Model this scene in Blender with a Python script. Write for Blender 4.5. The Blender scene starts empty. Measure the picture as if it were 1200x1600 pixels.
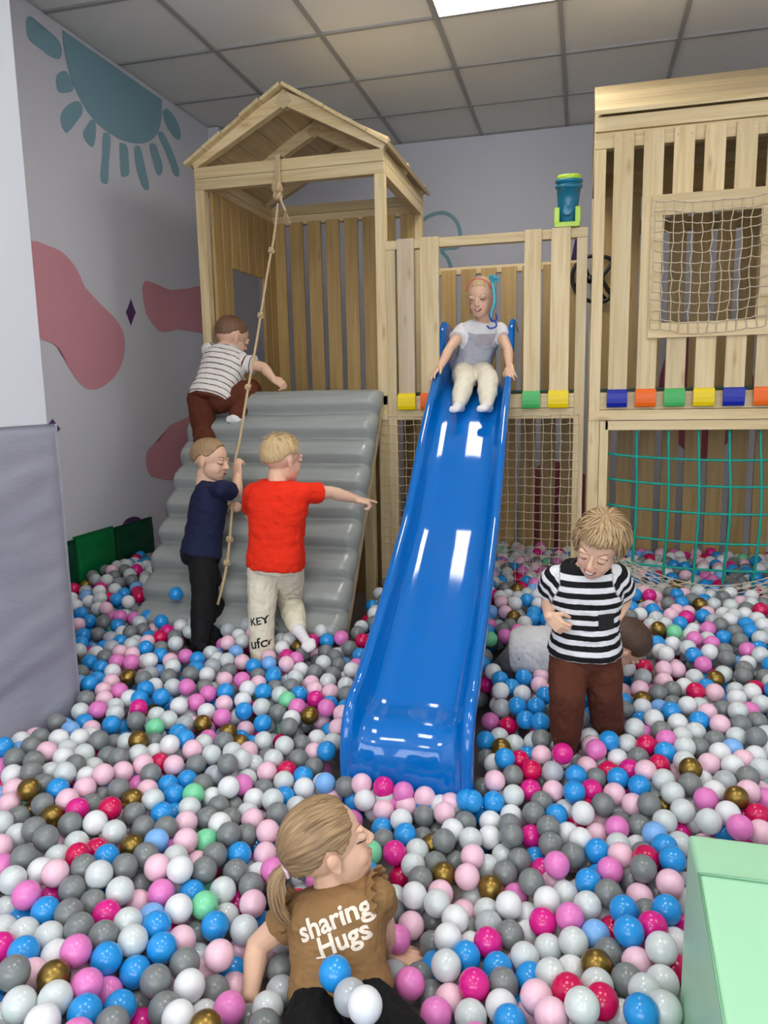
import bpy, bmesh, math, random
import numpy as np
from mathutils import Vector, Matrix, noise
from mathutils.bvhtree import BVHTree

random.seed(7)
SC = bpy.context.scene
COL = SC.collection
V = Vector

# ------------------------------------------------------------------ camera
# world: camera at the origin, X along the wooden front, Y away from the viewer, Z up
CR = Matrix(((0.9674853, -0.02162687, 0.25200095),
             (0.25221478, 0.1572248, -0.95481311),
             (-0.01897118, 0.98732601, 0.1575673)))
FPX = 1166.0
cam = bpy.data.objects.new('camera', bpy.data.cameras.new('camera'))
COL.objects.link(cam)
cam.matrix_world = CR.to_4x4()
cam.data.sensor_fit = 'HORIZONTAL'
cam.data.sensor_width = 36.0
cam.data.lens = 36.0 * FPX / 1200.0
cam.data.clip_start = 0.02
SC.camera = cam

FLOOR, CEIL = -1.30, 1.82
XL, XR, YB, YF = -2.52, 2.60, 5.75, -2.2

w = bpy.data.worlds.new('world')
SC.world = w
w.use_nodes = True
w.node_tree.nodes['Background'].inputs[0].default_value = (0.8, 0.9, 1.0, 1)
w.node_tree.nodes['Background'].inputs[1].default_value = 1.2
SC.view_settings.view_transform = 'Standard'
SC.view_settings.look = 'None'
SC.view_settings.gamma = 1.0
SC.view_settings.use_curve_mapping = False
SC.view_settings.exposure = 0.08
LAMP_STRENGTH = 16.0
LAMP_COLOR = (1.0, 0.97, 0.92, 1)
# fill light added behind the viewer, tilted up to brighten walls and ceiling
fill_ = bpy.data.lights.new('window_daylight', 'AREA')
fill_.shape = 'RECTANGLE'; fill_.size = 4.2; fill_.size_y = 1.9
fill_.energy = 100; fill_.color = (0.90, 0.95, 1.0)
so_ = bpy.data.objects.new('window_daylight', fill_)
COL.objects.link(so_)
so_.location = (0.1, -2.19, 0.45)
so_.rotation_euler = (math.radians(106), 0, 0)
# ceiling panels: tile centres
LAMPS = [(-0.435, 3.67), (-0.435, 1.27), (1.365, 1.27), (-1.635, 0.07), (-0.435, -1.13), (1.365, -1.13)]


def S(px, py, Y):
    """point of the plane at depth Y seen at pixel (px, py) of the 1200x1600 photo"""
    r = CR @ V((px - 600.0, 800.0 - py, -FPX))
    return r * (Y / r.y)


def SZ(px, py, Z):
    r = CR @ V((px - 600.0, 800.0 - py, -FPX))
    return r * (Z / r.z)


def SX(px, py, X):
    r = CR @ V((px - 600.0, 800.0 - py, -FPX))
    return r * (X / r.x)


def project(P):
    q = CR.transposed() @ P
    return 600 + FPX * q.x / -q.z, 800 - FPX * q.y / -q.z, -q.z


def lin(c):
    return tuple(((v / 255.0) / 12.92 if v / 255.0 <= .04045 else ((v / 255.0 + .055) / 1.055) ** 2.4) for v in c)


# --------------------------------------------------------------- materials
def base_mat(name, rgb, rough=0.5, metal=0.0, spec=0.5, coat=0.0, sss=0.0):
    m = bpy.data.materials.new(name)
    m.use_nodes = True
    b = m.node_tree.nodes['Principled BSDF']
    b.inputs['Base Color'].default_value = (*lin(rgb), 1)
    b.inputs['Roughness'].default_value = rough
    b.inputs['Metallic'].default_value = metal
    b.inputs['Specular IOR Level'].default_value = spec
    b.inputs['Coat Weight'].default_value = coat
    b.inputs['Coat Roughness'].default_value = 0.08
    if sss:
        b.inputs['Subsurface Weight'].default_value = sss
        b.inputs['Subsurface Radius'].default_value = (0.012, 0.005, 0.003)
        b.inputs['Subsurface Scale'].default_value = 0.6
    return m


def nd(m, t, **kw):
    n = m.node_tree.nodes.new(t)
    for k, v in kw.items():
        setattr(n, k, v)
    return n


def lk(m, a, b):
    m.node_tree.links.new(a, b)


def noisy(m, scale=(1, 1, 1), detail=4, amt=0.15, bump=0.0, coord='Object', rnd=False, nscale=1.0, dist=0.002):
    """mottles the base colour and adds bump from one noise"""
    b = m.node_tree.nodes['Principled BSDF']
    col = tuple(b.inputs['Base Color'].default_value)
    tc = nd(m, 'ShaderNodeTexCoord')
    mp = nd(m, 'ShaderNodeMapping')
    mp.inputs['Scale'].default_value = scale
    lk(m, tc.outputs[coord], mp.inputs['Vector'])
    nz = nd(m, 'ShaderNodeTexNoise')
    nz.inputs['Scale'].default_value = nscale
    nz.inputs['Detail'].default_value = detail
    lk(m, mp.outputs[0], nz.inputs['Vector'])
    if rnd:
        oi = nd(m, 'ShaderNodeObjectInfo')
        mul = nd(m, 'ShaderNodeMath', operation='MULTIPLY')
        mul.inputs[1].default_value = 37.0
        lk(m, oi.outputs['Random'], mul.inputs[0])
        lk(m, mul.outputs[0], mp.inputs['Location'])
    mx = nd(m, 'ShaderNodeMix', data_type='RGBA')
    mx.inputs['A'].default_value = tuple(c * (1 - amt) for c in col[:3]) + (1,)
    mx.inputs['B'].default_value = tuple(min(1, c * (1 + amt)) for c in col[:3]) + (1,)
    lk(m, nz.outputs[0], mx.inputs['Factor'])
    lk(m, mx.outputs['Result'], b.inputs['Base Color'])
    if bump:
        bp = nd(m, 'ShaderNodeBump')
        bp.inputs['Strength'].default_value = bump
        bp.inputs['Distance'].default_value = dist
        lk(m, nz.outputs[0], bp.inputs['Height'])
        lk(m, bp.outputs[0], b.inputs['Normal'])
    return m


def wood(name, rgb, axis, dark=(150, 112, 62)):
    """pine: long wavy grain along one axis, a few knots"""
    m = base_mat(name, rgb, 0.42, spec=0.35)
    b = m.node_tree.nodes['Principled BSDF']
    tc = nd(m, 'ShaderNodeTexCoord')
    oi = nd(m, 'ShaderNodeObjectInfo')
    mul = nd(m, 'ShaderNodeMath', operation='MULTIPLY')
    mul.inputs[1].default_value = 53.0
    lk(m, oi.outputs['Random'], mul.inputs[0])
    add = nd(m, 'ShaderNodeVectorMath', operation='ADD')
    lk(m, tc.outputs['Object'], add.inputs[0])
    lk(m, mul.outputs[0], add.inputs[1])
    mp = nd(m, 'ShaderNodeMapping')
    sc = [38, 38, 38]
    sc[axis] = 2.2
    mp.inputs['Scale'].default_value = sc
    lk(m, add.outputs[0], mp.inputs['Vector'])
    nz = nd(m, 'ShaderNodeTexNoise')
    nz.inputs['Scale'].default_value = 1.0
    nz.inputs['Detail'].default_value = 5
    nz.inputs['Distortion'].default_value = 0.6
    lk(m, mp.outputs[0], nz.inputs['Vector'])
    mp2 = nd(m, 'ShaderNodeMapping')
    sc2 = [9, 9, 9]
    sc2[axis] = 2.6
    mp2.inputs['Scale'].default_value = sc2
    lk(m, add.outputs[0], mp2.inputs['Vector'])
    vo = nd(m, 'ShaderNodeTexVoronoi')
    vo.inputs['Scale'].default_value = 1.0
    lk(m, mp2.outputs[0], vo.inputs['Vector'])
    rk = nd(m, 'ShaderNodeValToRGB')
    rk.color_ramp.elements[0].position = 0.02
    rk.color_ramp.elements[1].position = 0.13
    rk.color_ramp.elements[0].color = (0.55, 0.55, 0.55, 1)
    rk.color_ramp.elements[1].color = (0, 0, 0, 1)
    lk(m, vo.outputs['Distance'], rk.inputs[0])
    r = nd(m, 'ShaderNodeValToRGB')
    c = lin(rgb)
    r.color_ramp.elements[0].position = 0.3
    r.color_ramp.elements[1].position = 0.62
    r.color_ramp.elements[0].color = (c[0] * .80, c[1] * .74, c[2] * .62, 1)
    r.color_ramp.elements[1].color = (*c, 1)
    lk(m, nz.outputs[0], r.inputs[0])
    mx = nd(m, 'ShaderNodeMix', data_type='RGBA')
    lk(m, rk.outputs[0], mx.inputs['Factor'])
    lk(m, r.outputs[0], mx.inputs['A'])
    mx.inputs['B'].default_value = (*lin(dark), 1)
    # each board has a tone of its own
    mr = nd(m, 'ShaderNodeMapRange')
    mr.inputs['To Min'].default_value = 0.84
    mr.inputs['To Max'].default_value = 1.1
    lk(m, oi.outputs['Random'], mr.inputs['Value'])
    vm = nd(m, 'ShaderNodeVectorMath', operation='SCALE')
    lk(m, mx.outputs['Result'], vm.inputs[0])
    lk(m, mr.outputs[0], vm.inputs['Scale'])
    lk(m, vm.outputs[0], b.inputs['Base Color'])
    bp = nd(m, 'ShaderNodeBump')
    bp.inputs['Strength'].default_value = 0.15
    bp.inputs['Distance'].default_value = 0.001
    lk(m, nz.outputs[0], bp.inputs['Height'])
    lk(m, bp.outputs[0], b.inputs['Normal'])
    return m


PINE = (224, 202, 158)
WX, WY, WZ = wood('pine_x', PINE, 0), wood('pine_y', PINE, 1), wood('pine_z', PINE, 2)
WGREY = wood('weathered_pine', (190, 172, 146), 2, (120, 100, 80))
OLDX, OLDZ = wood('amber_pine_x', (196, 164, 108), 0), wood('amber_pine_z', (192, 160, 104), 2)
M = {}
M['wall'] = noisy(base_mat('white_wall_paint', (222, 222, 230), 0.85, spec=.2), amt=.02, nscale=3)
M['pillar'] = noisy(base_mat('pillar_paint', (222, 226, 232), 0.8, spec=.2), amt=.02, nscale=3)
M['ceil'] = noisy(base_mat('mineral_tile', (240, 238, 232), 0.95, spec=.1), amt=.05, nscale=160, bump=.3)
M['tbar'] = base_mat('tile_grid_metal', (168, 166, 164), 0.6)
M['floor'] = noisy(base_mat('grey_beige_floor', (150, 142, 134), 0.8), amt=.2, nscale=9, bump=.2)
M['teal'] = base_mat('mural_teal_paint', (140, 178, 190), 0.8, spec=.2)
M['pinkp'] = base_mat('mural_pink_paint', (222, 158, 168), 0.8, spec=.2)
M['purple'] = base_mat('mural_purple_paint', (96, 62, 112), 0.8, spec=.2)
M['blue'] = noisy(base_mat('blue_slide_plastic', (0, 106, 192), 0.07, spec=.5, coat=.25), amt=.04, nscale=5)
M['vinyl'] = noisy(base_mat('grey_vinyl', (150, 154, 151), 0.24, spec=.55), amt=.05, nscale=6, bump=.35, dist=.006)
M['padgrey'] = noisy(base_mat('lilac_grey_vinyl', (158, 160, 174), 0.5), amt=.06, nscale=4, bump=.5, dist=.012, scale=(1, 1, 3))
M['green'] = noisy(base_mat('green_vinyl', (0, 122, 62), 0.42), amt=.08, nscale=4, bump=.5, dist=.01)
M['dgreen'] = noisy(base_mat('dark_green_vinyl', (4, 74, 46), 0.42), amt=.08, nscale=4, bump=.5, dist=.01)  # darker pad green; also carries the shade painted on the ramp-side pad
M['mint'] = noisy(base_mat('mint_vinyl', (158, 208, 170), 0.36), amt=.03, nscale=4, bump=.35, dist=.01)
M['mat'] = base_mat('dark_green_deck_mat', (18, 60, 46), 0.6)
M['cord'] = base_mat('beige_net_cord', (214, 198, 172), 0.8)
M['rope'] = noisy(base_mat('hemp_rope', (196, 170, 132), 0.9), amt=.3, nscale=180, bump=.8)
M['turq'] = noisy(base_mat('turquoise_rope', (0, 150, 132), 0.6), amt=.12, nscale=160, bump=.5)
M['steel'] = base_mat('zinc_screw', (170, 170, 172), 0.35, metal=.9)
M['lime'] = base_mat('lime_plastic', (178, 212, 60), 0.3, coat=.2)
M['petrol'] = base_mat('petrol_blue_plastic', (0, 110, 140), 0.3, coat=.2)
M['black'] = base_mat('black_plastic', (22, 22, 24), 0.4)
PADC = {'yellow': (236, 206, 0), 'orange': (240, 104, 12), 'green': (70, 176, 92), 'blue': (10, 32, 158)}
for k, c in PADC.items():
    M['pad_' + k] = base_mat(k + '_glossy_vinyl', c, 0.36, spec=.35)

# ----------------------------------------------------------------- helpers
WORLD = {}


def link(name, me, mat, parent=None, loc=None, smooth=False):
    o = bpy.data.objects.new(name, me)
    COL.objects.link(o)
    if mat is not None and len(me.materials) == 0:
        me.materials.append(mat)
    if smooth:
        me.polygons.foreach_set('use_smooth', [True] * len(me.polygons))
    if parent is not None:
        o.parent = parent
    return o


def wl(o):
    p = V((0, 0, 0))
    while o is not None:
        p = p + o.location
        o = o.parent
    return p


def mesh(name, verts, faces, mat, parent=None, smooth=True, origin=None, uvattr=None):
    """verts are in world space; a child's origin stays on its parent's, a top-level object's goes to its base"""
    vs = np.array([tuple(v) for v in verts], dtype=float).reshape(-1, 3)
    if parent is not None:
        org = np.array(wl(parent))
    elif origin is not None:
        org = np.array(origin, float)
    else:
        org = np.array([(vs[:, 0].min() + vs[:, 0].max()) / 2, (vs[:, 1].min() + vs[:, 1].max()) / 2, vs[:, 2].min()])
    me = bpy.data.meshes.new(name)
    me.from_pydata((vs - org).tolist(), [], [tuple(f) for f in faces])
    me.update()
    if uvattr:
        for k, arr in uvattr.items():
            arr = np.asarray(arr, dtype=np.float32)
            if arr.ndim == 1:
                a = me.attributes.new(k, 'FLOAT', 'POINT')
                a.data.foreach_set('value', arr)
            else:
                a = me.attributes.new(k, 'FLOAT_VECTOR', 'POINT')
                a.data.foreach_set('vector', arr.ravel())
    o = link(name, me, mat, parent, smooth=smooth)
    if parent is None:
        o.location = V(org)
    return o


def tag(o, label=None, cat=None, group=None, kind=None):
    if label: o['label'] = label
    if cat: o['category'] = cat
    if group: o['group'] = group
    if kind: o['kind'] = kind
    return o


def thing(name, loc, label, cat, group=None):
    o = bpy.data.objects.new(name, None)
    o.empty_display_size = 0.1
    COL.objects.link(o)
    o.location = V(loc)
    return tag(o, label, cat, group)


def join(parts):
    vs, fs = [], []
    for v, f in parts:
        n = len(vs)
        vs.extend(tuple(p) for p in v)
        fs.extend(tuple(i + n for i in q) for q in f)
    return vs, fs


def box(x0, x1, y0, y1, z0, z1, bev=0.003, seg=2):
    bm = bmesh.new()
    bmesh.ops.create_cube(bm, size=1)
    for v in bm.verts:
        v.co = V(((x0 + x1) / 2 + v.co.x * (x1 - x0), (y0 + y1) / 2 + v.co.y * (y1 - y0), (z0 + z1) / 2 + v.co.z * (z1 - z0)))
    if bev:
        bmesh.ops.bevel(bm, geom=bm.edges[:], offset=bev, segments=seg, profile=.7, affect='EDGES')
    bm.verts.index_update()
    r = [v.co.copy() for v in bm.verts], [[v.index for v in f.verts] for f in bm.faces]
    bm.free()
    return r


def prism(poly, axis, a, b, bev=0.0):
    """extrudes a polygon given in the two other axes from a to b along axis"""
    def p3(p, t):
        q = [0, 0, 0]
        o = [i for i in range(3) if i != axis]
        q[o[0]], q[o[1]], q[axis] = p[0], p[1], t
        return V(q)
    bm = bmesh.new()
    lo = [bm.verts.new(p3(p, a)) for p in poly]
    hi = [bm.verts.new(p3(p, b)) for p in poly]
    n = len(poly)
    bm.faces.new(lo)
    bm.faces.new(hi[::-1])
    for i in range(n):
        bm.faces.new((lo[i], hi[i], hi[(i + 1) % n], lo[(i + 1) % n]))
    bmesh.ops.recalc_face_normals(bm, faces=bm.faces[:])
    if bev:
        bmesh.ops.bevel(bm, geom=bm.edges[:], offset=bev, segments=3, profile=.7, affect='EDGES')
    bm.verts.index_update()
    r = [v.co.copy() for v in bm.verts], [[v.index for v in f.verts] for f in bm.faces]
    bm.free()
    return r


def frame(d):
    d = d.normalized()
    a = V((0, 0, 1)) if abs(d.z) < .9 else V((1, 0, 0))
    u = a.cross(d).normalized()
    return u, d.cross(u).normalized()


def tube(pts, r, n=8, closed=False, flat=1.0, up=None):
    """swept tube; r a number or one per point; flat squashes the second axis"""
    pts = [V(p) for p in pts]
    N = len(pts)
    rr = r if hasattr(r, '__len__') else [r] * N
    vs, fs = [], []
    d0 = (pts[1] - pts[0]).normalized()
    if up is not None:
        u = (up - d0 * up.dot(d0)).normalized()
    else:
        u = frame(d0)[0]
    for i in range(N):
        if closed:
            d = (pts[(i + 1) % N] - pts[i - 1])
        else:
            d = pts[min(i + 1, N - 1)] - pts[max(i - 1, 0)]
        if d.length < 1e-9: d = d0
        d.normalize()
        u = (u - d * u.dot(d))
        if u.length < 1e-6: u = frame(d)[0]
        u.normalize()
        v = d.cross(u)
        for k in range(n):
            a = 2 * math.pi * k / n
            vs.append(pts[i] + (u * math.cos(a) + v * math.sin(a) * flat) * rr[i])
    M_ = N if closed else N - 1
    for i in range(M_):
        for k in range(n):
            a, b = i * n + k, i * n + (k + 1) % n
            c, e = ((i + 1) % N) * n + (k + 1) % n, ((i + 1) % N) * n + k
            fs.append((a, b, c, e))
    if not closed:
        fs.append(tuple(range(n))[::-1])
        fs.append(tuple((N - 1) * n + k for k in range(n)))
    return vs, fs


def bar(a, b, wdt, hgt, up=V((0, 0, 1))):
    """square timber from a to b"""
    a, b = V(a), V(b)
    d = (b - a).normalized()
    s = up.cross(d).normalized()
    t = d.cross(s)
    vs = []
    for p in (a, b):
        for i, j in ((-1, -1), (1, -1), (1, 1), (-1, 1)):
            vs.append(p + s * i * wdt / 2 + t * j * hgt / 2)
    return vs, [(3, 2, 1, 0), (4, 5, 6, 7), (0, 1, 5, 4), (1, 2, 6, 5), (2, 3, 7, 6), (3, 0, 4, 7)]


def spline(pts, n=6, closed=False):
    """Catmull-Rom through the points"""
    P = [V(p) for p in pts]
    N = len(P)
    out = []
    for i in range(N if closed else N - 1):
        p1, p2 = P[i], P[(i + 1) % N]
        p0 = P[i - 1] if (closed or i > 0) else p1
        p3 = P[(i + 2) % N] if (closed or i + 2 < N) else p2
        for k in range(n):
            t = k / n
            out.append(0.5 * ((2 * p1) + (p2 - p0) * t + (2 * p0 - 5 * p1 + 4 * p2 - p3) * t * t + (3 * p1 - p0 - 3 * p2 + p3) * t ** 3))
    if not closed:
        out.append(P[-1])
    return out


def grid_faces(nu, nv, wrap=False):
    fs = []
    for i in range(nu - 1):
        for j in range(nv if wrap else nv - 1):
            fs.append((i * nv + j, i * nv + (j + 1) % nv, (i + 1) * nv + (j + 1) % nv, (i + 1) * nv + j))
    return fs


def part(parent, name, geo, mat, smooth=False, label=None):
    o = mesh(name, geo[0], geo[1], mat, parent, smooth)
    if label: o['label'] = label
    return o


# ------------------------------------------------------------------- room
def struct(name, geo, mat, parent=None):
    o = mesh(name, geo[0], geo[1], mat, parent, False)
    if parent is None: o['kind'] = 'structure'
    return o


struct('floor', box(XL - .1, XR + .1, YF - .1, YB + .1, FLOOR - .1, FLOOR, 0), M['floor'])
wall_left = struct('wall_left', box(XL - .1, XL, YF - .1, YB + .1, FLOOR, CEIL, 0), M['wall'])
wall_back = struct('wall_back', box(XL, XR, YB, YB + .1, FLOOR, CEIL, 0), M['wall'])
struct('wall_right', box(XR, XR + .1, YF - .1, YB + .1, FLOOR, CEIL, 0), M['wall'])
# front wall with an unseen wide window, added for the fill light
WW = (-2.1, 2.3, -.55, 1.45)
struct('wall_front', join([box(XL, WW[0], YF - .1, YF, FLOOR, CEIL, 0), box(WW[1], XR, YF - .1, YF, FLOOR, CEIL, 0), box(WW[0], WW[1], YF - .1, YF, FLOOR, WW[2], 0), box(WW[0], WW[1], YF - .1, YF, WW[3], CEIL, 0)]), M['wall'])
win = struct('window_1', join([box(WW[0], WW[1], YF - .08, YF - .03, WW[2], WW[2] + .05, 0), box(WW[0], WW[1], YF - .08, YF - .03, WW[3] - .05, WW[3], 0)] + [box(xx, xx + .05, YF - .08, YF - .03, WW[2], WW[3], 0) for xx in (WW[0], -.65, .8, WW[1] - .05)]), M['tbar'])
glass_ = base_mat('window_glass', (240, 245, 250), .02)
glass_.node_tree.nodes['Principled BSDF'].inputs['Transmission Weight'].default_value = 1.0
part(win, 'pane', box(WW[0] + .05, WW[1] - .05, YF - .06, YF - .054, WW[2] + .05, WW[3] - .05, 0), glass_)
struct('ceiling', box(XL - .1, XR + .1, YF - .1, YB + .1, CEIL + .012, CEIL + .1, 0), M['ceil'])
parts = []
x = -0.135 - 0.6 * 3
while x < XR:
    parts.append(box(x - .011, x + .011, YF, YB, CEIL, CEIL + .02, 0)); x += .6
y = 3.97 - .6 * 10
while y < YB:
    parts.append(box(XL, XR, y - .011, y + .011, CEIL + .001, CEIL + .02, 0)); y += .6
struct('trim_1', join(parts), M['tbar'])
struct('trim_2', box(XL, XL + .08, 5.0, 5.14, FLOOR, CEIL, .004), M['wall'])
struct('wall_pillar', box(XL, -1.80, 1.15, 2.24, FLOOR, CEIL, .004), M['pillar'])


def mural(parent, name, pts, mat, plane, off):
    """a painted shape lying on its wall; pts are pixels, smoothed"""
    f = (lambda a, b: SX(a, b, off)) if plane == 'x' else (lambda a, b: S(a, b, off))
    P = [f(*p) for p in pts]
    bm = bmesh.new()
    bm.faces.new([bm.verts.new(p) for p in P])
    bmesh.ops.triangulate(bm, faces=bm.faces[:])
    bmesh.ops.recalc_face_normals(bm, faces=bm.faces[:])
    bm.verts.index_update()
    vs, fs = [v.co.copy() for v in bm.verts], [[v.index for v in f_.verts] for f_ in bm.faces]
    bm.free()
    o = mesh(name, vs, fs, mat, parent, False)
    return o


def smooth_px(pts, n=6):
    return [(p.x, p.y) for p in spline([V((a, b, 0)) for a, b in pts], n, True)]


XW = XL + .0025
dome = [(97, 46), (99, 70), (104, 96), (112, 124), (123, 150), (137, 174), (154, 194), (172, 208), (192, 219), (212, 224), (228, 223), (240, 216), (248, 204), (252, 186), (253, 156)]
dome = [(p.x, p.y) for p in spline([V((a, b, 0)) for a, b in dome], 4)]
o = mural(wall_left, 'painted_sun', dome, M['teal'], 'x', XW)
for ray_ in [[(45, 26), (41, 34), (43, 55), (50, 66), (62, 74), (76, 86), (92, 92), (97, 80), (92, 64), (78, 50), (62, 42), (52, 28)],
             [(96, 112), (88, 120), (90, 140), (96, 145), (112, 143), (115, 134), (107, 116), (102, 111)],
             [(118, 158), (104, 166), (96, 178), (95, 190), (100, 203), (106, 207), (120, 190), (129, 176), (127, 162)],
             [(142, 187), (136, 196), (130, 208), (134, 220), (144, 230), (149, 218), (150, 198), (148, 189)],
             [(166, 207), (161, 212), (160, 240), (157, 278), (163, 287), (169, 284), (170, 260), (173, 215)],
             [(189, 223), (187, 230), (189, 272), (194, 276), (201, 273), (202, 262), (199, 230)],
             [(214, 228), (210, 232), (213, 262), (222, 290), (230, 297), (233, 290), (226, 258), (220, 232)],
             [(237, 224), (234, 230), (241, 258), (246, 272), (252, 272), (254, 258), (247, 236), (243, 226)],
             [(251, 205), (248, 212), (262, 246), (272, 272), (279, 275), (279, 262), (266, 228), (257, 210)],
             [(258, 170), (254, 178), (262, 200), (274, 216), (281, 218), (282, 204), (274, 184), (264, 172)]]:
    mural(wall_left, 'painted_sun_ray', smooth_px(ray_, 4), M['teal'], 'x', XW)
mural(wall_left, 'painted_blob', smooth_px([(40, 386), (80, 386), (104, 400), (122, 424), (134, 450), (156, 474), (182, 500), (194, 525), (194, 555), (184, 582), (164, 602), (144, 609), (128, 602), (110, 578), (98, 552), (84, 538), (64, 530), (44, 520)], 4), M['pinkp'], 'x', XW)
mural(wall_left, 'painted_blob', smooth_px([(229, 439), (245, 444), (268, 453), (300, 450), (340, 448), (346, 520), (312, 519), (275, 515), (254, 519), (240, 508), (228, 488), (223, 460), (223, 445)], 4), M['pinkp'], 'x', XW)
mural(wall_left, 'painted_blob', smooth_px([(330, 640), (285, 656), (262, 668), (250, 690), (232, 702), (228, 722), (234, 742), (250, 748), (272, 750), (300, 744), (340, 700)], 4), M['pinkp'], 'x', XW)
mural(wall_left, 'painted_blob', smooth_px([(190, 830), (195, 814), (205, 808), (216, 808), (224, 816), (226, 830)], 4), M['purple'], 'x', XW)
for cx, cy, a, b in [(204.5, 488, 8, 22), (82, 670, 13, 16)]:
    st = []
    for k in range(32):
        t = 2 * math.pi * k / 32
        st.append((cx + a * math.copysign(abs(math.cos(t)) ** 2.2, math.cos(t)), cy + b * math.copysign(abs(math.sin(t)) ** 2.2, math.sin(t))))
    mural(wall_left, 'painted_star', st, M['purple'], 'x', XW)
mural(wall_left, 'painted_triangle', [(70, 660), (92, 757), (84, 757)], M['purple'], 'x', XW)


def wall_line(name, px, r):
    P = [S(a, b, YB - .002) for a, b in px]
    P = spline(P, 6)
    vs = []
    for i, p in enumerate(P):
        d = (P[min(i + 1, len(P) - 1)] - P[max(0, i - 1)]).normalized()
        nrm = V((-d.z, 0, d.x))
        vs += [p + nrm * r, p - nrm * r]
    mesh(name, vs, grid_faces(len(P), 2), M['teal'], wall_back, False)


wall_line('painted_line', [(636, 372), (652, 352), (672, 337), (695, 333), (712, 345), (719, 365), (716, 385), (700, 388), (690, 392), (700, 405), (706, 425)], .014)
wall_line('painted_line', [(552, 372), (547, 400), (553, 440), (562, 452)], .014)
mural(wall_back, 'painted_triangle', [(900, 368), (891, 412), (909, 412)], M['purple'], 'y', YB - .0025)
mural(wall_back, 'painted_blob', smooth_px([(1045, 540), (1075, 500), (1140, 520), (1180, 620), (1100, 720), (1030, 640)], 4), base_mat('mural_rose_paint', (176, 90, 104), .8), 'y', YB - .0025)
mural(wall_back, 'painted_blob', smooth_px([(820, 770), (860, 720), (930, 760), (925, 860), (850, 900)], 4), bpy.data.materials['mural_rose_paint'], 'y', YB - .003)

# ---------------------------------------------------------- ceiling lamps
em = bpy.data.materials.new('led_diffuser')
em.use_nodes = True
b_ = em.node_tree.nodes['Principled BSDF']
b_.inputs['Base Color'].default_value = (.9, .9, .9, 1)
b_.inputs['Emission Color'].default_value = LAMP_COLOR
b_.inputs['Emission Strength'].default_value = LAMP_STRENGTH
lamp_labels = ['square white ceiling light panel above the blue slide', 'square ceiling light panel nearest above the seated person in brown',
               'square ceiling light panel above the mint foam block', 'square ceiling light panel nearest the white pillar',
               'square ceiling light panel at the back of the room behind the viewer', 'square ceiling light panel behind the viewer near the right wall']
for (lx, ly), lb in zip(LAMPS, lamp_labels):
    t = thing('ceiling_light', (lx, ly, CEIL), lb, 'ceiling light', 'square light panels in the tiled ceiling')
    h = .289
    part(t, 'diffuser', box(lx - h + .012, lx + h - .012, ly - h + .012, ly + h - .012, CEIL - .001, CEIL + .008, 0), em)
    part(t, 'frame', join([box(lx - h, lx + h, ly - h, ly - h + .012, CEIL - .004, CEIL + .01, 0), box(lx - h, lx + h, ly + h - .012, ly + h, CEIL - .004, CEIL + .01, 0),
                           box(lx - h, lx - h + .012, ly - h + .012, ly + h - .012, CEIL - .004, CEIL + .01, 0), box(lx + h - .012, lx + h, ly - h + .012, ly + h - .012, CEIL - .004, CEIL + .01, 0)]), M['tbar'])
# ------------------------------------------------------- wooden play frame
YP, YQ = 3.70, 4.65          # front and back plane of the wooden frame
DK = -0.012                  # deck top


def board(t, name, x0, x1, z0, z1, y=YP - .022, th=.02, mat=None, label=None):
    return part(t, name, box(x0, x1, y, y + th, z0, z1, .003), mat or WZ, label=label)


def screws(t, slats, z, y):
    for x0, x1 in slats:
        for xx in (x0 + .014, x1 - .014):
            part(t, 'screw', tube([V((xx, y - .0012, z)), V((xx, y + .002, z))], .0035, 8), M['steel'])


# left tower: little house with a gable roof
HX0, HX1 = -1.955, -0.945
th_ = thing('playhouse_tower', ((HX0 + HX1) / 2, (YP + YQ) / 2, FLOOR), 'tall pine playhouse with gable roof above the grey climbing ramp', 'playhouse', )
for x0, x1, y0 in [(HX0, HX0 + .05, YP), (HX1 - .05, HX1, YP), (HX0, HX0 + .05, YQ - .05), (HX1 - .05, HX1, YQ - .05)]:
    part(th_, 'post', box(x0, x1, y0, y0 + .05, FLOOR, 1.05, .003), WZ)
for yy in (YP, YQ - .05):
    part(th_, 'beam', box(HX0, HX1, yy, yy + .05, 1.05, 1.105, .003), WX)
    part(th_, 'beam', box(HX0, HX1, yy, yy + .05, 1.107, 1.162, .003), WX)
for xx in (HX0, HX1 - .05):
    part(th_, 'beam', box(xx, xx + .05, YP + .05, YQ - .05, 1.05, 1.105, .003), WY)
    part(th_, 'beam', box(xx, xx + .05, YP + .05, YQ - .05, 1.107, 1.162, .003), WY)
RX, RZ = (HX0 + HX1) / 2, 1.475
for yy in (YP + .0, 4.15, YQ - .05):
    for s, xe in ((1, HX0 - .01), (-1, HX1 + .01)):
        a, b = V((xe + s * .0, yy + .025, 1.165)), V((RX, yy + .025, RZ - .03))
        d = (b - a).normalized()
        nz_ = V((-d.z * s, 0, d.x * s))
        part(th_, 'rafter', bar(a + V((0, 0, .02)), b + d * .022, .045, .062, up=V((0, 0, 1))), WX)
for yy in (YP, 4.15, YQ - .05):
    part(th_, 'ridge_block', prism([(RX - .045, RZ - .052), (RX, RZ - .082), (RX + .045, RZ - .052), (RX + .02, RZ - .006), (RX, RZ + .010), (RX - .02, RZ - .006)], 1, yy + .0015, yy + .0485), WX)
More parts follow.
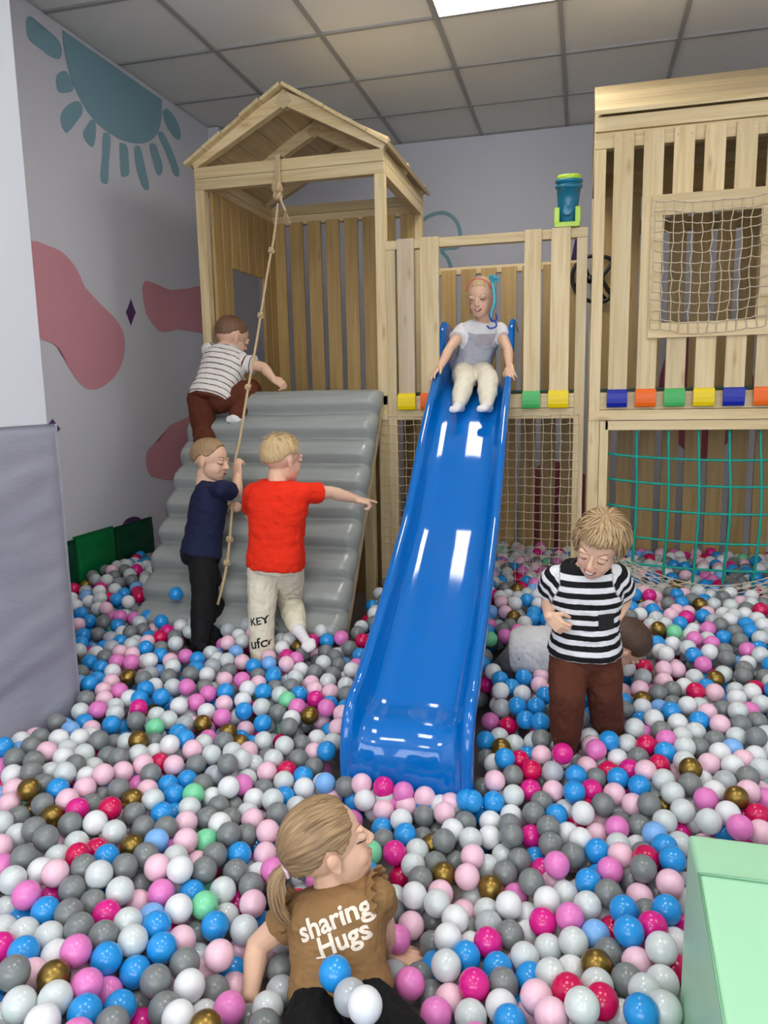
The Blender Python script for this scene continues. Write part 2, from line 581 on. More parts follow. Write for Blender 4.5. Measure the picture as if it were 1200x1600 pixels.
for s, xe in ((1, HX0 - .03), (-1, HX1 + .03)):
    a, b = V((xe, 0, 1.168)), V((RX, 0, RZ + .018))
    n_ = 5
    L_ = (b - a) / n_
    for k in range(n_):
        p, q = a + L_ * (k + .01), a + L_ * (k + .985)
        d = (q - p).normalized()
        up = V((-d.z, 0, d.x)) * (1 if s > 0 else -1)
        jut = random.uniform(-.012, .012)
        P = [p, q, q + up * .016, p + up * .016]
        part(th_, 'roof_board', prism([(v.x, v.z) for v in P], 1, YP - .035 + jut, YQ + .03), WY)
# side boards of the house with a window opening, and back boards
for k in range(8):
    y0 = YP + .06 + k * .105
    win = 2 <= k <= 5
    if win:
        part(th_, 'side_board', box(HX0 + .05, HX0 + .068, y0, y0 + .09, .70, 1.06, .002), OLDZ)
        part(th_, 'side_board', box(HX0 + .05, HX0 + .068, y0, y0 + .09, DK, .14, .002), OLDZ)
    else:
        part(th_, 'side_board', box(HX0 + .05, HX0 + .068, y0, y0 + .09, DK, 1.06, .002), OLDZ)
for k in range(8):
    x0 = HX0 + .052 + k * .1185
    part(th_, 'back_board', box(x0, x0 + .085, YQ - .07, YQ - .052, FLOOR, 1.06, .002), OLDZ)
part(th_, 'deck', box(HX0, HX1, YP + .0, YQ - .075, DK - .05, DK, .003), WX)
part(th_, 'deck_mat', box(HX0 + .07, HX1 - .052, YP - .005, YQ - .08, DK + .001, DK + .012, .003), M['mat'])
part(th_, 'ramp_post', box(-1.075, -1.02, YP - .03, YP + .02, FLOOR, -.03, .003), WZ)
part(th_, 'ramp_post', box(-1.19, -1.13, YP - .25, YP - .2, FLOOR, -.62, .003), WZ)
part(th_, 'beam', box(HX1 - .055, HX1, YP - .012, YP, -.135, -.085, .002), WX)

# bridge between the towers
BX0, BX1 = -0.945, 0.015
tb = thing('bridge_deck', ((BX0 + BX1) / 2, (YP + YQ) / 2, FLOOR), 'pine railing and deck bridge behind the top of the blue slide', 'play deck')
part(tb, 'top_rail', box(BX0, BX1, YP, YP + .045, .69, .733, .003), WX)
SL = [(-.882, -.799), (-.768, -.676), (-.270, -.191), (-.148, -.060)]
for i, (x0, x1) in enumerate(SL):
    board(tb, 'slat', x0, x1, -.02, .735, mat=WGREY if i == 0 else WZ, label='greyish weathered slat' if i == 0 else None)
screws(tb, SL, .71, YP - .022)
for x0 in (BX0, BX1 - .048):
    part(tb, 'post', box(x0, x0 + .048, YP, YP + .05, FLOOR, .689, .003), WZ)
    part(tb, 'back_post', box(x0, x0 + .048, YQ - .05, YQ, FLOOR, .689, .003), WZ)
part(tb, 'back_rail', box(BX0, BX1, YQ - .05, YQ - .005, .69, .733, .003), WX)
for k in range(8):
    x0 = BX0 + .0 + k * .1195
    part(tb, 'back_board', box(x0, x0 + .088, YQ - .075, YQ - .053, FLOOR, .715, .002), OLDZ)
part(tb, 'front_beam', box(BX0 + .048, BX1 - .048, YP, YP + .05, -.085, -.018, .003), WX)
part(tb, 'front_beam', box(BX0 + .048, BX1 - .048, YP, YP + .05, -.137, -.087, .003), WX)
part(tb, 'deck', box(BX0 + .048, BX1 - .048, YP + .0505, YQ - .08, -.06, DK, .003), WX)
part(tb, 'deck_mat', box(BX0 + .05, BX1 - .05, YP + .003, YQ - .08, DK + .001, DK + .012, .003), M['mat'])

# right tower
RX0, RX1 = 0.037, 1.30
tr = thing('roofed_play_tower', ((RX0 + RX1) / 2, (YP + YQ) / 2, FLOOR), 'tall slatted pine tower with plank roof on the right', 'play tower')
for x0, y0 in [(RX0, YP), (RX1 - .05, YP), (RX0, YQ - .05), (RX1 - .05, YQ - .05)]:
    part(tr, 'post', box(x0, x0 + .05, y0, y0 + .05, FLOOR, 1.06, .003), WZ)
part(tr, 'top_beam', box(RX0, RX1, YP, YP + .05, 1.062, 1.13, .003), WX)
part(tr, 'top_beam', box(RX0, RX1, YP - .012, YP + .04, 1.132, 1.192, .003), WX)
part(tr, 'top_beam', box(RX0, RX1, YQ - .05, YQ, 1.062, 1.19, .003), OLDX)
part(tr, 'mid_rail', box(RX0 + .05, RX1 - .05, YQ - .05, YQ - .0, .86, .93, .003), OLDX)
part(tr, 'side_beam', box(RX0, RX0 + .05, YP + .055, YQ - .055, 1.062, 1.19, .003), WY)
# plank roof, eaves to the front
for s, y0, y1 in ((1, YP - .035, (YP + YQ) / 2), (-1, YQ + .035, (YP + YQ) / 2)):
    n_ = 6
    z0, z1 = 1.195, 1.475
    for k in range(n_):
        a, b = k / n_ + .004, (k + 1) / n_ - .001
        p, q = (y0 + (y1 - y0) * a, z0 + (z1 - z0) * a), (y0 + (y1 - y0) * b, z0 + (z1 - z0) * b)
        part(tr, 'roof_board', prism([p, q, (q[0], q[1] + .018), (p[0], p[1] + .018)], 0, RX0 - .003, RX1 + .04), WX)
for xx in (RX0, RX1 - .05):
    part(tr, 'gable_board', prism([(YP, 1.193), (YQ, 1.193), ((YP + YQ) / 2, 1.46)], 0, xx + .002, xx + .03), WY)
SR = []
x = .120
xs = []
while x < RX1 - .05:
    xs.append(x); x += .1252
WIN = (.285, .785, .222, .838)
for i, x0 in enumerate(xs):
    x1 = x0 + .0845
    SR.append((x0, x1))
    if x1 > .36 and x0 < .74:
        board(tr, 'slat', x0, x1, .79, 1.117)
        board(tr, 'slat', x0, x1, -.02, .26)
    else:
        board(tr, 'slat', x0, x1, -.02, 1.117)
screws(tr, SR, 1.085, YP - .022)
# square window frame
wx0, wx1, wz0, wz1 = WIN
ix0, ix1, iz0, iz1 = .334, .737, .288, .75
for g in (box(wx0, wx1, YP - .042, YP - .0225, iz1, wz1, .002), box(wx0, wx1, YP - .042, YP - .0225, wz0, iz0, .002),
          box(wx0, ix0, YP - .042, YP - .0225, iz0, iz1, .002), box(ix1, wx1, YP - .042, YP - .0225, iz0, iz1, .002)):
    part(tr, 'window_frame', g, WX)
for x0, x1 in ((.318, .334), (.737, .755)):
    part(tr, 'window_jamb', box(x0, x1, YP - .022, YP + .02, iz0, iz1, .002), WZ)
part(tr, 'front_beam', box(RX0 + .05, RX1 - .05, YP, YP + .05, -.098, -.018, .003), WX)
part(tr, 'front_beam', box(RX0, RX1, YP - .012, YP + .04, -.147, -.1, .003), WX)
part(tr, 'front_beam', box(RX0 + .075, RX1, YP, YP + .045, -.195, -.149, .003), WX)
part(tr, 'inner_post', box(RX0 + .052, RX0 + .092, YP, YP + .045, FLOOR, -.149, .003), WZ)
part(tr, 'deck', box(RX0 + .05, RX1, YP + .0505, YQ - .08, -.06, DK, .003), WX)
part(tr, 'deck_mat', box(RX0 + .05, RX1 - .05, YP + .003, YQ - .08, DK + .001, DK + .012, .003), M['mat'])
for k in range(10):
    x0 = RX0 + .05 + k * .1235
    if x0 + .09 > RX1: break
    part(tr, 'back_board', box(x0, x0 + .088, YQ - .075, YQ - .053, FLOOR, 1.06, .002), OLDZ)
# right-hand side boards close the tower
for k in range(7):
    y0 = YP + .06 + k * .12
    part(tr, 'side_board', box(RX1 - .02, RX1, y0, y0 + .088, FLOOR, 1.06, .002), OLDZ)

# coloured vinyl pads round the slat feet
pads = [(SL[0], 'yellow', 'yellow vinyl pad on the bridge slat nearest the playhouse'), (SL[1], 'orange', 'orange vinyl pad just left of the blue slide'),
        (SL[2], 'green', 'green vinyl pad just right of the blue slide'), (SL[3], 'yellow', 'yellow vinyl pad on the bridge slat next to the right tower'),
        (SR[0], 'blue', 'dark blue vinyl pad on the leftmost slat of the right tower'), (SR[1], 'orange', 'orange vinyl pad between a dark blue and a green one'),
        (SR[2], 'green', 'green vinyl pad under the netted window, between orange and yellow'), (SR[3], 'yellow', 'yellow vinyl pad on the right tower between green and blue'),
        (SR[4], 'blue', 'dark blue vinyl pad between yellow and orange, right tower'), (SR[5], 'orange', 'orange vinyl pad at the right edge, rightmost of the row')]
for (x0, x1), c, lb in pads:
    z0, z1 = -.088, -.004
    n = 9
    prof = [(YP - .0235, z1), (YP - .031, z1 - .004), (YP - .036, z1 - .02), (YP - .037, (z0 + z1) / 2), (YP - .036, z0 + .02), (YP - .031, z0 + .004), (YP - .0235, z0), (YP - .0225, z0 + .004), (YP - .0225, z1 - .004)]
    bm_ = prism(prof, 0, x0 - .003, x1 + .003, .0015)
    o = mesh('slat_pad', bm_[0], bm_[1], M['pad_' + c], None, False)
    tag(o, lb, 'pad', 'coloured vinyl pads along the deck edge')

# ----------------------------------------------------------------- netting


def net(xs, zs_, pos, r, wob=.004, sides=4):
    """square mesh net: pos(x, z) -> point; every cell edge sags a little"""
    rnd = random.Random(3)
    P = {}
    for i, xx in enumerate(xs):
        for j, zz in enumerate(zs_):
            P[i, j] = pos(xx + rnd.uniform(-wob, wob), zz + rnd.uniform(-wob, wob))
    pr = []
    for j in range(len(zs_)):
        L_ = []
        for i in range(len(xs)):
            L_.append(P[i, j])
            if i < len(xs) - 1:
                L_.append((P[i, j] + P[i + 1, j]) / 2 + V((0, 0, -.10 * (P[i, j] - P[i + 1, j]).length)))
        pr.append(tube(L_, r, sides))
    for i in range(len(xs)):
        pr.append(tube([P[i, j] for j in range(len(zs_))], r, sides))
    for p in P.values():
        pr.append(tube([p + V((-r * 1.6, 0, 0)), p, p + V((r * 1.6, 0, 0))], [r * .8, r * 1.9, r * .8], 5))
    return join(pr)


def lin_(a, b, n):
    return [a + (b - a) * k / (n - 1) for k in range(n)]


g = net(lin_(.296, .775, 13), lin_(.262, .815, 14), lambda x, z: V((x, YP - .047 - .012 * math.exp(-((x - .53) / .2) ** 2 - ((z - .5) / .2) ** 2), z - .02 * math.sin((x - .296) / .479 * math.pi))), .0021, .006)
tag(mesh('window_net', g[0], g[1], M['cord'], None, True), 'beige cord net stretched over the square window of the right tower', 'net')
g = net(lin_(-.985, -.005, 24), lin_(-.99, -.118, 21), lambda x, z: V((x, YP - .006 + .05 * math.sin(max(0, min(1, (x + .94) / .9)) * math.pi) * (z < -.2), z)), .0016, .003)
tag(mesh('deck_net', g[0], g[1], M['cord'], None, True), 'beige cord net closing the space under the bridge behind the slide', 'net')
# sagging net strip under the turquoise ropes
rows = []
for j in range(7):
    u = j / 6
    rows.append([V((x, YP - .05 - .02 * u, (-.755 - .03 * u) - (.16 + .02 * u) * math.sin(min(1, (x - .13) / .95) * math.pi) - .07 * u)) for x in lin_(.135, 1.24, 25)])
pr = [tube(r_, .0022, 4) for r_ in rows]
for i in range(24):
    for j in range(6):
        if (i + j) % 2 == 0:
            pr.append(tube([rows[j][i], rows[j + 1][min(24, i + 1)]], .0018, 4))
        else:
            pr.append(tube([rows[j][min(24, i + 1)], rows[j + 1][i]], .0018, 4))
g = join(pr)
tag(mesh('sagging_net', g[0], g[1], M['cord'], None, True), 'slack beige net strip hanging low below the turquoise rope net', 'net')
# turquoise rope net
pr = []
vx = [.262, .403, .535, .667, .797, .93, 1.06, 1.19]
hz = [-.305, -.425, -.55, -.69, -.82, -.95]


def tq(x, z):
    u = (x - .13) / (1.25 - .13)
    d = (-.195 - z) / .8
    return V((x + .004 * math.sin(9 * z), YP + .02 - .06 * math.sin(max(0, min(1, u)) * math.pi) * math.sin(min(1, d) * math.pi), z - .03 * math.sin(max(0, min(1, u)) * math.pi) ** .7))


for x in vx:
    pr.append(tube([tq(x, z) for z in lin_(-.15, -1.02, 18)], .0068, 8))
for z in hz:
    pr.append(tube([tq(x, z) for x in lin_(.13, 1.25, 24)], .0060, 8))
g = join(pr)
tag(mesh('rope_net', g[0], g[1], M['turq'], None, True), 'turquoise climbing rope net hanging under the right tower', 'rope net')

# ------------------------------------------------------------------- slide
SXC, SW = -.512, .188
path = [(4.12, .030, .30), (4.00, .028, .325), (3.92, .024, .33), (3.86, .020, .30), (3.80, .012, .20), (3.745, .000, .125), (3.68, -.026, .10), (3.60, -.066, .09), (3.48, -.140, .085), (3.3, -.285, .085),
        (3.12, -.448, .085), (2.98, -.563, .085), (2.84, -.646, .085), (2.70, -.728, .085), (2.54, -.820, .085), (2.40, -.896, .09), (2.28, -.958, .095), (2.20, -.995, .10), (2.12, -1.008, .09), (2.075, -1.030, .065), (2.045, -1.07, .042), (2.033, -1.13, .032), (2.028, -1.285, .03)]
pp = [V((0, a, b)) for a, b, c in path]
N = 5
cen = spline(pp, N)
hs = []
for i in range(len(path) - 1):
    for k in range(N):
        hs.append(path[i][2] + (path[i + 1][2] - path[i][2]) * k / N)
hs.append(path[-1][2])
secs = []
for i, c in enumerate(cen):
    d = (cen[min(i + 1, len(cen) - 1)] - cen[max(0, i - 1)]).normalized()
    n_ = V((0, d.z, -d.y)) if d.y < 0 else V((0, -d.z, d.y))
    if n_.z < 0 and i < len(cen) * .8: n_ = -n_
    if i >= len(cen) * .8: n_ = V((0, d.z, -d.y))
    h = hs[i]
    lip = .014
    pr_ = []
    for s in (-1, 1):
        half = [(SW + .0, h - .035), (SW + .001, h - .012), (SW - .004, h - .003), (SW - .012, h), (SW - .022, h - .004), (SW - .028, h - .016), (SW - .034, h * .55), (SW - .045, h * .22), (SW - .064, .010), (SW - .09, .001), (.06, .0030), (.03, .0058)]
        if s > 0: half = half[::-1]
        pr_ += [(s * a, b) for a, b in half]
        if s < 0: pr_.append((0, .0068))
    secs.append([c + V((SXC + .018 * (3.7 - c.y) + a * (1 + .03 * (3.7 - c.y)), 0, 0)) + n_ * b for a, b in pr_])
nv = len(secs[0])
vs = [p for s_ in secs for p in s_]
slide = mesh('slide', vs, grid_faces(len(secs), nv), M['blue'], None, True)
tag(slide, 'long glossy blue plastic slide running down into the balls', 'slide')
mo = slide.modifiers.new('thick', 'SOLIDIFY'); mo.thickness = .006; mo.offset = -1
mo = slide.modifiers.new('sub', 'SUBSURF'); mo.levels = 1; mo.render_levels = 1


def bed_z(Y):
    for (a, b, c), (a2, b2, c2) in zip(path, path[1:]):
        if a2 <= Y <= a: return b + (b2 - b) * (a - Y) / (a - a2)
    return -1.3


# -------------------------------------------------------------------- ramp
A_, B_ = V((0, 3.66, .006)), V((0, 2.915, -1.06))
dr = (B_ - A_); LR = dr.length; dr.normalize()
nr = V((0, dr.z, -dr.y)).normalized()
if nr.z < 0: nr = -nr
NU, NV, RIBS = 200, 60, 9
vs = []
for i in range(NU):
    v = i / (NU - 1)
    ph = v * RIBS
    f_ = ph - math.floor(ph)
    bulge = .060 * min(1, (f_ / .62)) ** .7 * min(1, max(0, (1 - f_) / .20)) ** .5
    for j in range(NV):
        u = j / (NV - 1)
        X = -1.965 + (1.965 - .958) * u
        edge = min(u, 1 - u)
        e2 = min(1, edge / .035)
        wr = noise.noise(V((X * 5, v * 42, 1.3))) * .006 + noise.noise(V((X * 26, v * 14, 7))) * .007 * math.exp(-edge / .10)
        sag = (1 - e2) ** 2
        hgt = .022 + (bulge + wr) * (.35 + .65 * e2) - sag * .03
        vs.append(V((X + (.010 * math.sin(math.pi * f_) * (1 if u > .5 else -1) * (1 - min(1, edge / .06))), 0, 0)) + A_ + dr * (v * LR) + nr * hgt)
for i in range(NU):     # underside
    v = i / (NU - 1)
    for j in (0, 1):
        vs.append(V((-1.955 if j == 0 else -.968, 0, 0)) + A_ + dr * (v * LR) - nr * .03)
fs = grid_faces(NU, NV)
o_ = NU * NV
for i in range(NU - 1):
    fs.append((o_ + 2 * i, o_ + 2 * i + 2, (i + 1) * NV, i * NV)[::-1] if False else (i * NV, (i + 1) * NV, o_ + 2 * i + 2, o_ + 2 * i))
    fs.append((i * NV + NV - 1, o_ + 2 * i + 1, o_ + 2 * i + 3, (i + 1) * NV + NV - 1))
    fs.append((o_ + 2 * i, o_ + 2 * i + 2, o_ + 2 * i + 3, o_ + 2 * i + 1))
rt = thing('climbing_ramp', (-1.46, 3.3, FLOOR), 'steep grey ribbed vinyl climbing ramp under the playhouse', 'ramp')
part(rt, 'padding', (vs, fs), M['vinyl'], True)
for xx in (-1.93, -.99):
    a, b = A_ + V((xx, -.0, 0)) - nr * .055, A_ + dr * (LR + .14) + V((xx, 0, 0)) - nr * .055
    part(rt, 'side_beam', bar(a, b, .045, .05, nr), WY)
n_r = nr

# -------------------------------------------------------------- knotted rope
tp = S(434, 262, YP - .015)
rp = [S(434, 318, YP - .045), S(428, 370, 3.6), S(418, 425, 3.56), S(403, 520, 3.48), S(388, 605, 3.36), S(374, 690, 3.2), S(367, 722, 3.14), S(363, 788, 3.05), S(357, 862, 2.98), S(350, 905, 2.93), S(340, 945, 2.885)]
rp = [p + (n_r * 0) for p in rp]
rc = spline(rp, 14)
rrad = [.0062] * len(rc)
g = [tube(rc, rrad, 8)]
loop = []
for k in range(3):
    xo = -.008 + .009 * k
    bx = tp.x + xo
    loop.append(tube(spline([V((bx, YP - .018, 1.045)), V((bx, YP - .018, 1.165)), V((bx, YP + .02, 1.178)), V((bx, YP + .06, 1.165)), V((bx, YP + .064, 1.05)), V((bx, YP + .02, 1.032))], 5, True), .0052, 7, True))
g += loop
rope = thing('knotted_rope', rc[-1], 'beige knotted climbing rope tied over the front beam of the playhouse', 'rope')
part(rope, 'strand', join(g), M['rope'], True)
kn = []


def knot(c, d, r):
    u, v = frame(d)
    pts = []
    for k in range(26):
        a = 2 * math.pi * k / 26
        pts.append(c + (u * (math.sin(a) + 1.2 * math.sin(2 * a)) + v * (math.cos(a) - 1.2 * math.cos(2 * a))) * r * .42 - d * math.sin(3 * a) * r * .75)
    return tube(pts, r * .52, 7, True)


for i in range(len(rc)):
    pass
for (px_, py_) in [(421, 389), (409, 492), (385, 606), (358, 845), (353, 880)]:
    c = min(rc, key=lambda p: (project(p)[0] - px_) ** 2 + (project(p)[1] - py_) ** 2)
    i = rc.index(c)
    d = (rc[min(i + 1, len(rc) - 1)] - rc[i - 1]).normalized()
    part(rope, 'knot', knot(c, d, .0125), M['rope'], True)
k0 = S(434, 300, YP - .045)
part(rope, 'knot', knot(k0 + V((0, 0, .02)), V((0, 0, 1)), .022), M['rope'], True)
part(rope, 'knot', knot(k0 - V((0, 0, .02)), V((.3, 0, 1)).normalized(), .019), M['rope'], True)
tl = spline([k0, S(441, 318, YP - .05), S(446, 330, YP - .05)], 5)
tg = [tube(tl, .0062, 8)]
rnd = random.Random(5)
for k in range(26):
    e = tl[-1]
    q = S(449 + rnd.uniform(-8, 8), 348 + rnd.uniform(-4, 2), YP - .05 + rnd.uniform(-.02, .02))
    tg.append(tube([e, (e + q) / 2 + V((rnd.uniform(-.004, .004), 0, 0)), q], .0012, 4))
part(rope, 'frayed_end', join(tg), M['rope'], True)

# ----------------------------------------------------------- wall side pads
pp_ = thing('pillar_pad', (-1.79, 1.7, FLOOR), 'lilac-grey vinyl padding wrapped round the foot of the white pillar', 'padding')


def soft_sheet(name, parent, org, du, dv, nrm, nu, nv, wav, mat):
    vs = []
    for i in range(nu):
        for j in range(nv):
            u, v = i / (nu - 1), j / (nv - 1)
            e = min(1, min(u, 1 - u, v, 1 - v) / .06)
            vs.append(org + du * u + dv * v + nrm * (wav(u, v) * e + .018 * (e ** .5)))
    n0 = len(vs)
    for i in range(nu):
        for j in range(nv):
            u, v = i / (nu - 1), j / (nv - 1)
            vs.append(org + du * u + dv * v - nrm * .012)
    fs = grid_faces(nu, nv) + [tuple(a + n0 for a in f)[::-1] for f in grid_faces(nu, nv)]
    for i in range(nu - 1):
        fs += [(i * nv, (i + 1) * nv, n0 + (i + 1) * nv, n0 + i * nv)[::-1], (i * nv + nv - 1, (i + 1) * nv + nv - 1, n0 + (i + 1) * nv + nv - 1, n0 + i * nv + nv - 1)]
    for j in range(nv - 1):
        fs += [(j, j + 1, n0 + j + 1, n0 + j), ((nu - 1) * nv + j, (nu - 1) * nv + j + 1, n0 + (nu - 1) * nv + j + 1, n0 + (nu - 1) * nv + j)[::-1]]
    return part(parent, name, (vs, fs), mat, True)


def fold(u, v):
    return .010 * noise.noise(V((u * 2.2 + 3 * v, v * 9, 1))) + .006 * noise.noise(V((u * 5, v * 22 + u * 4, 4)))


soft_sheet('front_panel', pp_, V((-1.782, 2.262, FLOOR)), V((0, -1.1, 0)), V((0, 0, 1.215)), V((1, 0, 0)), 40, 70, fold, M['padgrey'])
soft_sheet('side_panel', pp_, V((-2.50, 2.262, FLOOR)), V((.72, 0, 0)), V((0, 0, 1.215)), V((0, 1, 0)), 20, 60, fold, M['padgrey'])
gp = [((3.02, 3.225), 'dgreen', 'dark green wall pad beside the grey pillar padding'), ((3.23, 3.56), 'green', 'bright green wall pad low on the left wall'),
      ((3.565, 3.95), 'dgreen', 'dark green wall pad next to the foot of the ramp')]  # shade on this pad is put into its darker green
for (y0, y1), c, lb in gp:
    t = thing('wall_pad', (-2.48, (y0 + y1) / 2, FLOOR), lb, 'wall pad', 'green pads along the left wall')
    soft_sheet('cover', t, V((-2.495, y1, FLOOR)), V((0, y0 - y1, 0)), V((0, 0, .60 - (.012 if c == 'dgreen' else 0))), V((1, 0, 0)), 26, 30, fold, M[c])

# mint foam wedge, front right
prof = [(1.344, FLOOR), (1.344, -.80), (1.222, -.80), (.62, -.93), (.62, FLOOR)]
fo = thing('foam_wedge', (.55, 1.0, FLOOR), 'large mint green vinyl foam wedge standing in the front right corner', 'foam block')


def fat(prof, x0, x1):
    vs, fs = prism(prof, 0, x0, x1, 0)
    bm = bmesh.new()
    bv = [bm.verts.new(v) for v in vs]
    for f in fs: bm.faces.new([bv[i] for i in f])
    bmesh.ops.bevel(bm, geom=bm.edges[:], offset=.014, segments=4, profile=.6, affect='EDGES')
    bmesh.ops.triangulate(bm, faces=[f for f in bm.faces if len(f.verts) > 4])
    bm.verts.index_update()
    r = [v.co.copy() for v in bm.verts], [[v.index for v in f.verts] for f in bm.faces]
    bm.free()
    return r


part(fo, 'cover', fat(prof, .205, 1.15), M['mint'], True)
seam = tube([V((.207, 1.222, -.7985)), V((.3, 1.222, -.7975)), V((1.145, 1.222, -.7975))], .0022, 6)
seam2 = tube([V((.207, 1.225, -.80)), V((.2065, 1.0, -.85)), V((.207, .63, -.93))], .0022, 6)
part(fo, 'seam', join([seam, seam2]), base_mat('mint_seam', (120, 172, 136), .5), True)

# toy telescope on the rail
bt = thing('toy_telescope', (-.078, YP + .02, .733), 'petrol blue and lime plastic toy telescope on the bridge rail', 'toy')
ax = V((-.078, YP + .012, 0))


def lathe(prof, org, axis, n=28):
    u, v = frame(axis)
    vs = []
    for t, r in prof:
        for k in range(n):
            a = 2 * math.pi * k / n
            vs.append(org + axis * t + (u * math.cos(a) + v * math.sin(a)) * r)
    fs = [(i * n + k, i * n + (k + 1) % n, (i + 1) * n + (k + 1) % n, (i + 1) * n + k) for i in range(len(prof) - 1) for k in range(n)]
    return vs, fs + [tuple(range(n))[::-1], tuple((len(prof) - 1) * n + k for k in range(n))]


axd = V((.03, -.12, 1)).normalized()
part(bt, 'barrel', lathe([(-.05, .010), (-.046, .034), (-.03, .040), (0, .043), (.06, .049), (.105, .053), (.106, .060), (.118, .061), (.119, .054), (.128, .055), (.129, .062), (.142, .062), (.143, .058)], V((-.078, YP + .01, .80)), axd), M['petrol'], True)
part(bt, 'eyepiece_ring', lathe([(.140, .050), (.142, .054), (.160, .052), (.163, .047), (.150, .040)], V((-.078, YP + .01, .80)), axd), M['lime'], True)
part(bt, 'pivot', lathe([(-.018, .018), (-.016, .022), (.016, .022), (.018, .018)], V((-.078, YP - .035, .80)), V((0, 1, 0))), M['petrol'], True)
part(bt, 'bracket', join([box(-.135, -.022, YP - .03, YP + .05, .735, .757, .006), box(-.137, -.112, YP - .028, YP + .04, .75, .822, .006), box(-.044, -.019, YP - .028, YP + .04, .75, .822, .006)]), M['lime'])

# black steering wheel on the back rail of the bridge
sw = [(941, 401), (951, 403), (957, 409), (950, 421), (941, 435), (948, 449), (955, 461), (948, 469), (937, 472), (920, 470), (905, 461), (896, 447), (894, 430), (899, 416), (910, 405), (925, 400)]
P = [S(a, b, YQ - .10) for a, b in sw]
swt = thing('steering_wheel', S(925, 472, YQ - .10), 'black plastic steering wheel seen between slats of bridge and tower', 'steering wheel')
part(swt, 'rim', tube(spline(P, 5, True), .0105, 10, True), M['black'], True)
c0 = S(922, 436, YQ - .10)
part(swt, 'spoke', join([tube([c0, P[7]], .008, 8), tube([c0, P[11]], .008, 8), tube([c0, P[14]], .008, 8)]), M['black'], True)
part(swt, 'hub', tube([c0 + V((0, -.012, 0)), c0 + V((0, .035, 0))], .022, 16), M['black'], True)
# ----------------------------------------------------------------- people
SKIN = base_mat('child_skin', (226, 184, 156), 0.5, spec=.35, sss=.12)
_b = SKIN.node_tree.nodes['Principled BSDF']
_at = nd(SKIN, 'ShaderNodeAttribute', attribute_name='flush')
_mx = nd(SKIN, 'ShaderNodeMix', data_type='RGBA')
_mx.inputs['A'].default_value = (*lin((226, 184, 156)), 1)
_mx.inputs['B'].default_value = (*lin((198, 92, 84)), 1)
lk(SKIN, _at.outputs['Fac'], _mx.inputs['Factor'])
lk(SKIN, _mx.outputs['Result'], _b.inputs['Base Color'])
EYEW = base_mat('eye_white', (235, 232, 228), .2)
IRIS = base_mat('blue_grey_iris', (70, 88, 100), .15)
LASH = base_mat('lash_brown', (70, 48, 38), .7)
MOUTH = base_mat('mouth_dark_red', (120, 40, 42), .4)
TOOTH = base_mat('teeth', (240, 238, 230), .25)
SOCK = noisy(base_mat('white_sock', (226, 222, 222), .9), nscale=120, amt=.1, bump=.4)
CAPS = []            # (a, b, r): what the balls keep clear of


def hair_mat(name, rgb, dark=.5):
    m = base_mat(name, rgb, .42, spec=.5)
    b = m.node_tree.nodes['Principled BSDF']
    at = nd(m, 'ShaderNodeAttribute', attribute_name='strand')
    nz = nd(m, 'ShaderNodeTexNoise')
    nz.inputs['Scale'].default_value = 1.0
    nz.inputs['Detail'].default_value = 5
    lk(m, at.outputs['Vector'], nz.inputs['Vector'])
    r = nd(m, 'ShaderNodeValToRGB')
    c = lin(rgb)
    r.color_ramp.elements[0].position = .32
    r.color_ramp.elements[1].position = .68
    r.color_ramp.elements[0].color = (c[0] * dark, c[1] * dark * .9, c[2] * dark * .8, 1)
    r.color_ramp.elements[1].color = (min(1, c[0] * 1.25), min(1, c[1] * 1.25), min(1, c[2] * 1.25), 1)
    lk(m, nz.outputs[0], r.inputs[0])
    lk(m, r.outputs[0], b.inputs['Base Color'])
    bp = nd(m, 'ShaderNodeBump')
    bp.inputs['Strength'].default_value = .9
    bp.inputs['Distance'].default_value = .002
    lk(m, nz.outputs[0], bp.inputs['Height'])
    lk(m, bp.outputs[0], b.inputs['Normal'])
    return m


def cloth(name, rgb, rough=.85):
    return noisy(base_mat(name, rgb, rough, spec=.25), nscale=22, detail=6, amt=.10, bump=.35, dist=.004)


def striped(name, base, stripe, pitch, duty, phase=0.0):
    """stripes follow the 'along' attribute, metres along the body or the sleeve"""
    m = cloth(name, base)
    b = m.node_tree.nodes['Principled BSDF']
    src = b.inputs['Base Color'].links[0].from_socket
    at = nd(m, 'ShaderNodeAttribute', attribute_name='along')
    a = nd(m, 'ShaderNodeMath', operation='MULTIPLY_ADD')
    a.inputs[1].default_value = 1.0 / pitch
    a.inputs[2].default_value = phase + 50
    lk(m, at.outputs['Fac'], a.inputs[0])
    f = nd(m, 'ShaderNodeMath', operation='FRACT')
    lk(m, a.outputs[0], f.inputs[0])
    g = nd(m, 'ShaderNodeMath', operation='LESS_THAN')
    g.inputs[1].default_value = duty
    lk(m, f.outputs[0], g.inputs[0])
    mx = nd(m, 'ShaderNodeMix', data_type='RGBA')
    lk(m, g.outputs[0], mx.inputs['Factor'])
    lk(m, src, mx.inputs['A'])
    mx.inputs['B'].default_value = (*lin(stripe), 1)
    lk(m, mx.outputs['Result'], b.inputs['Base Color'])
    return m


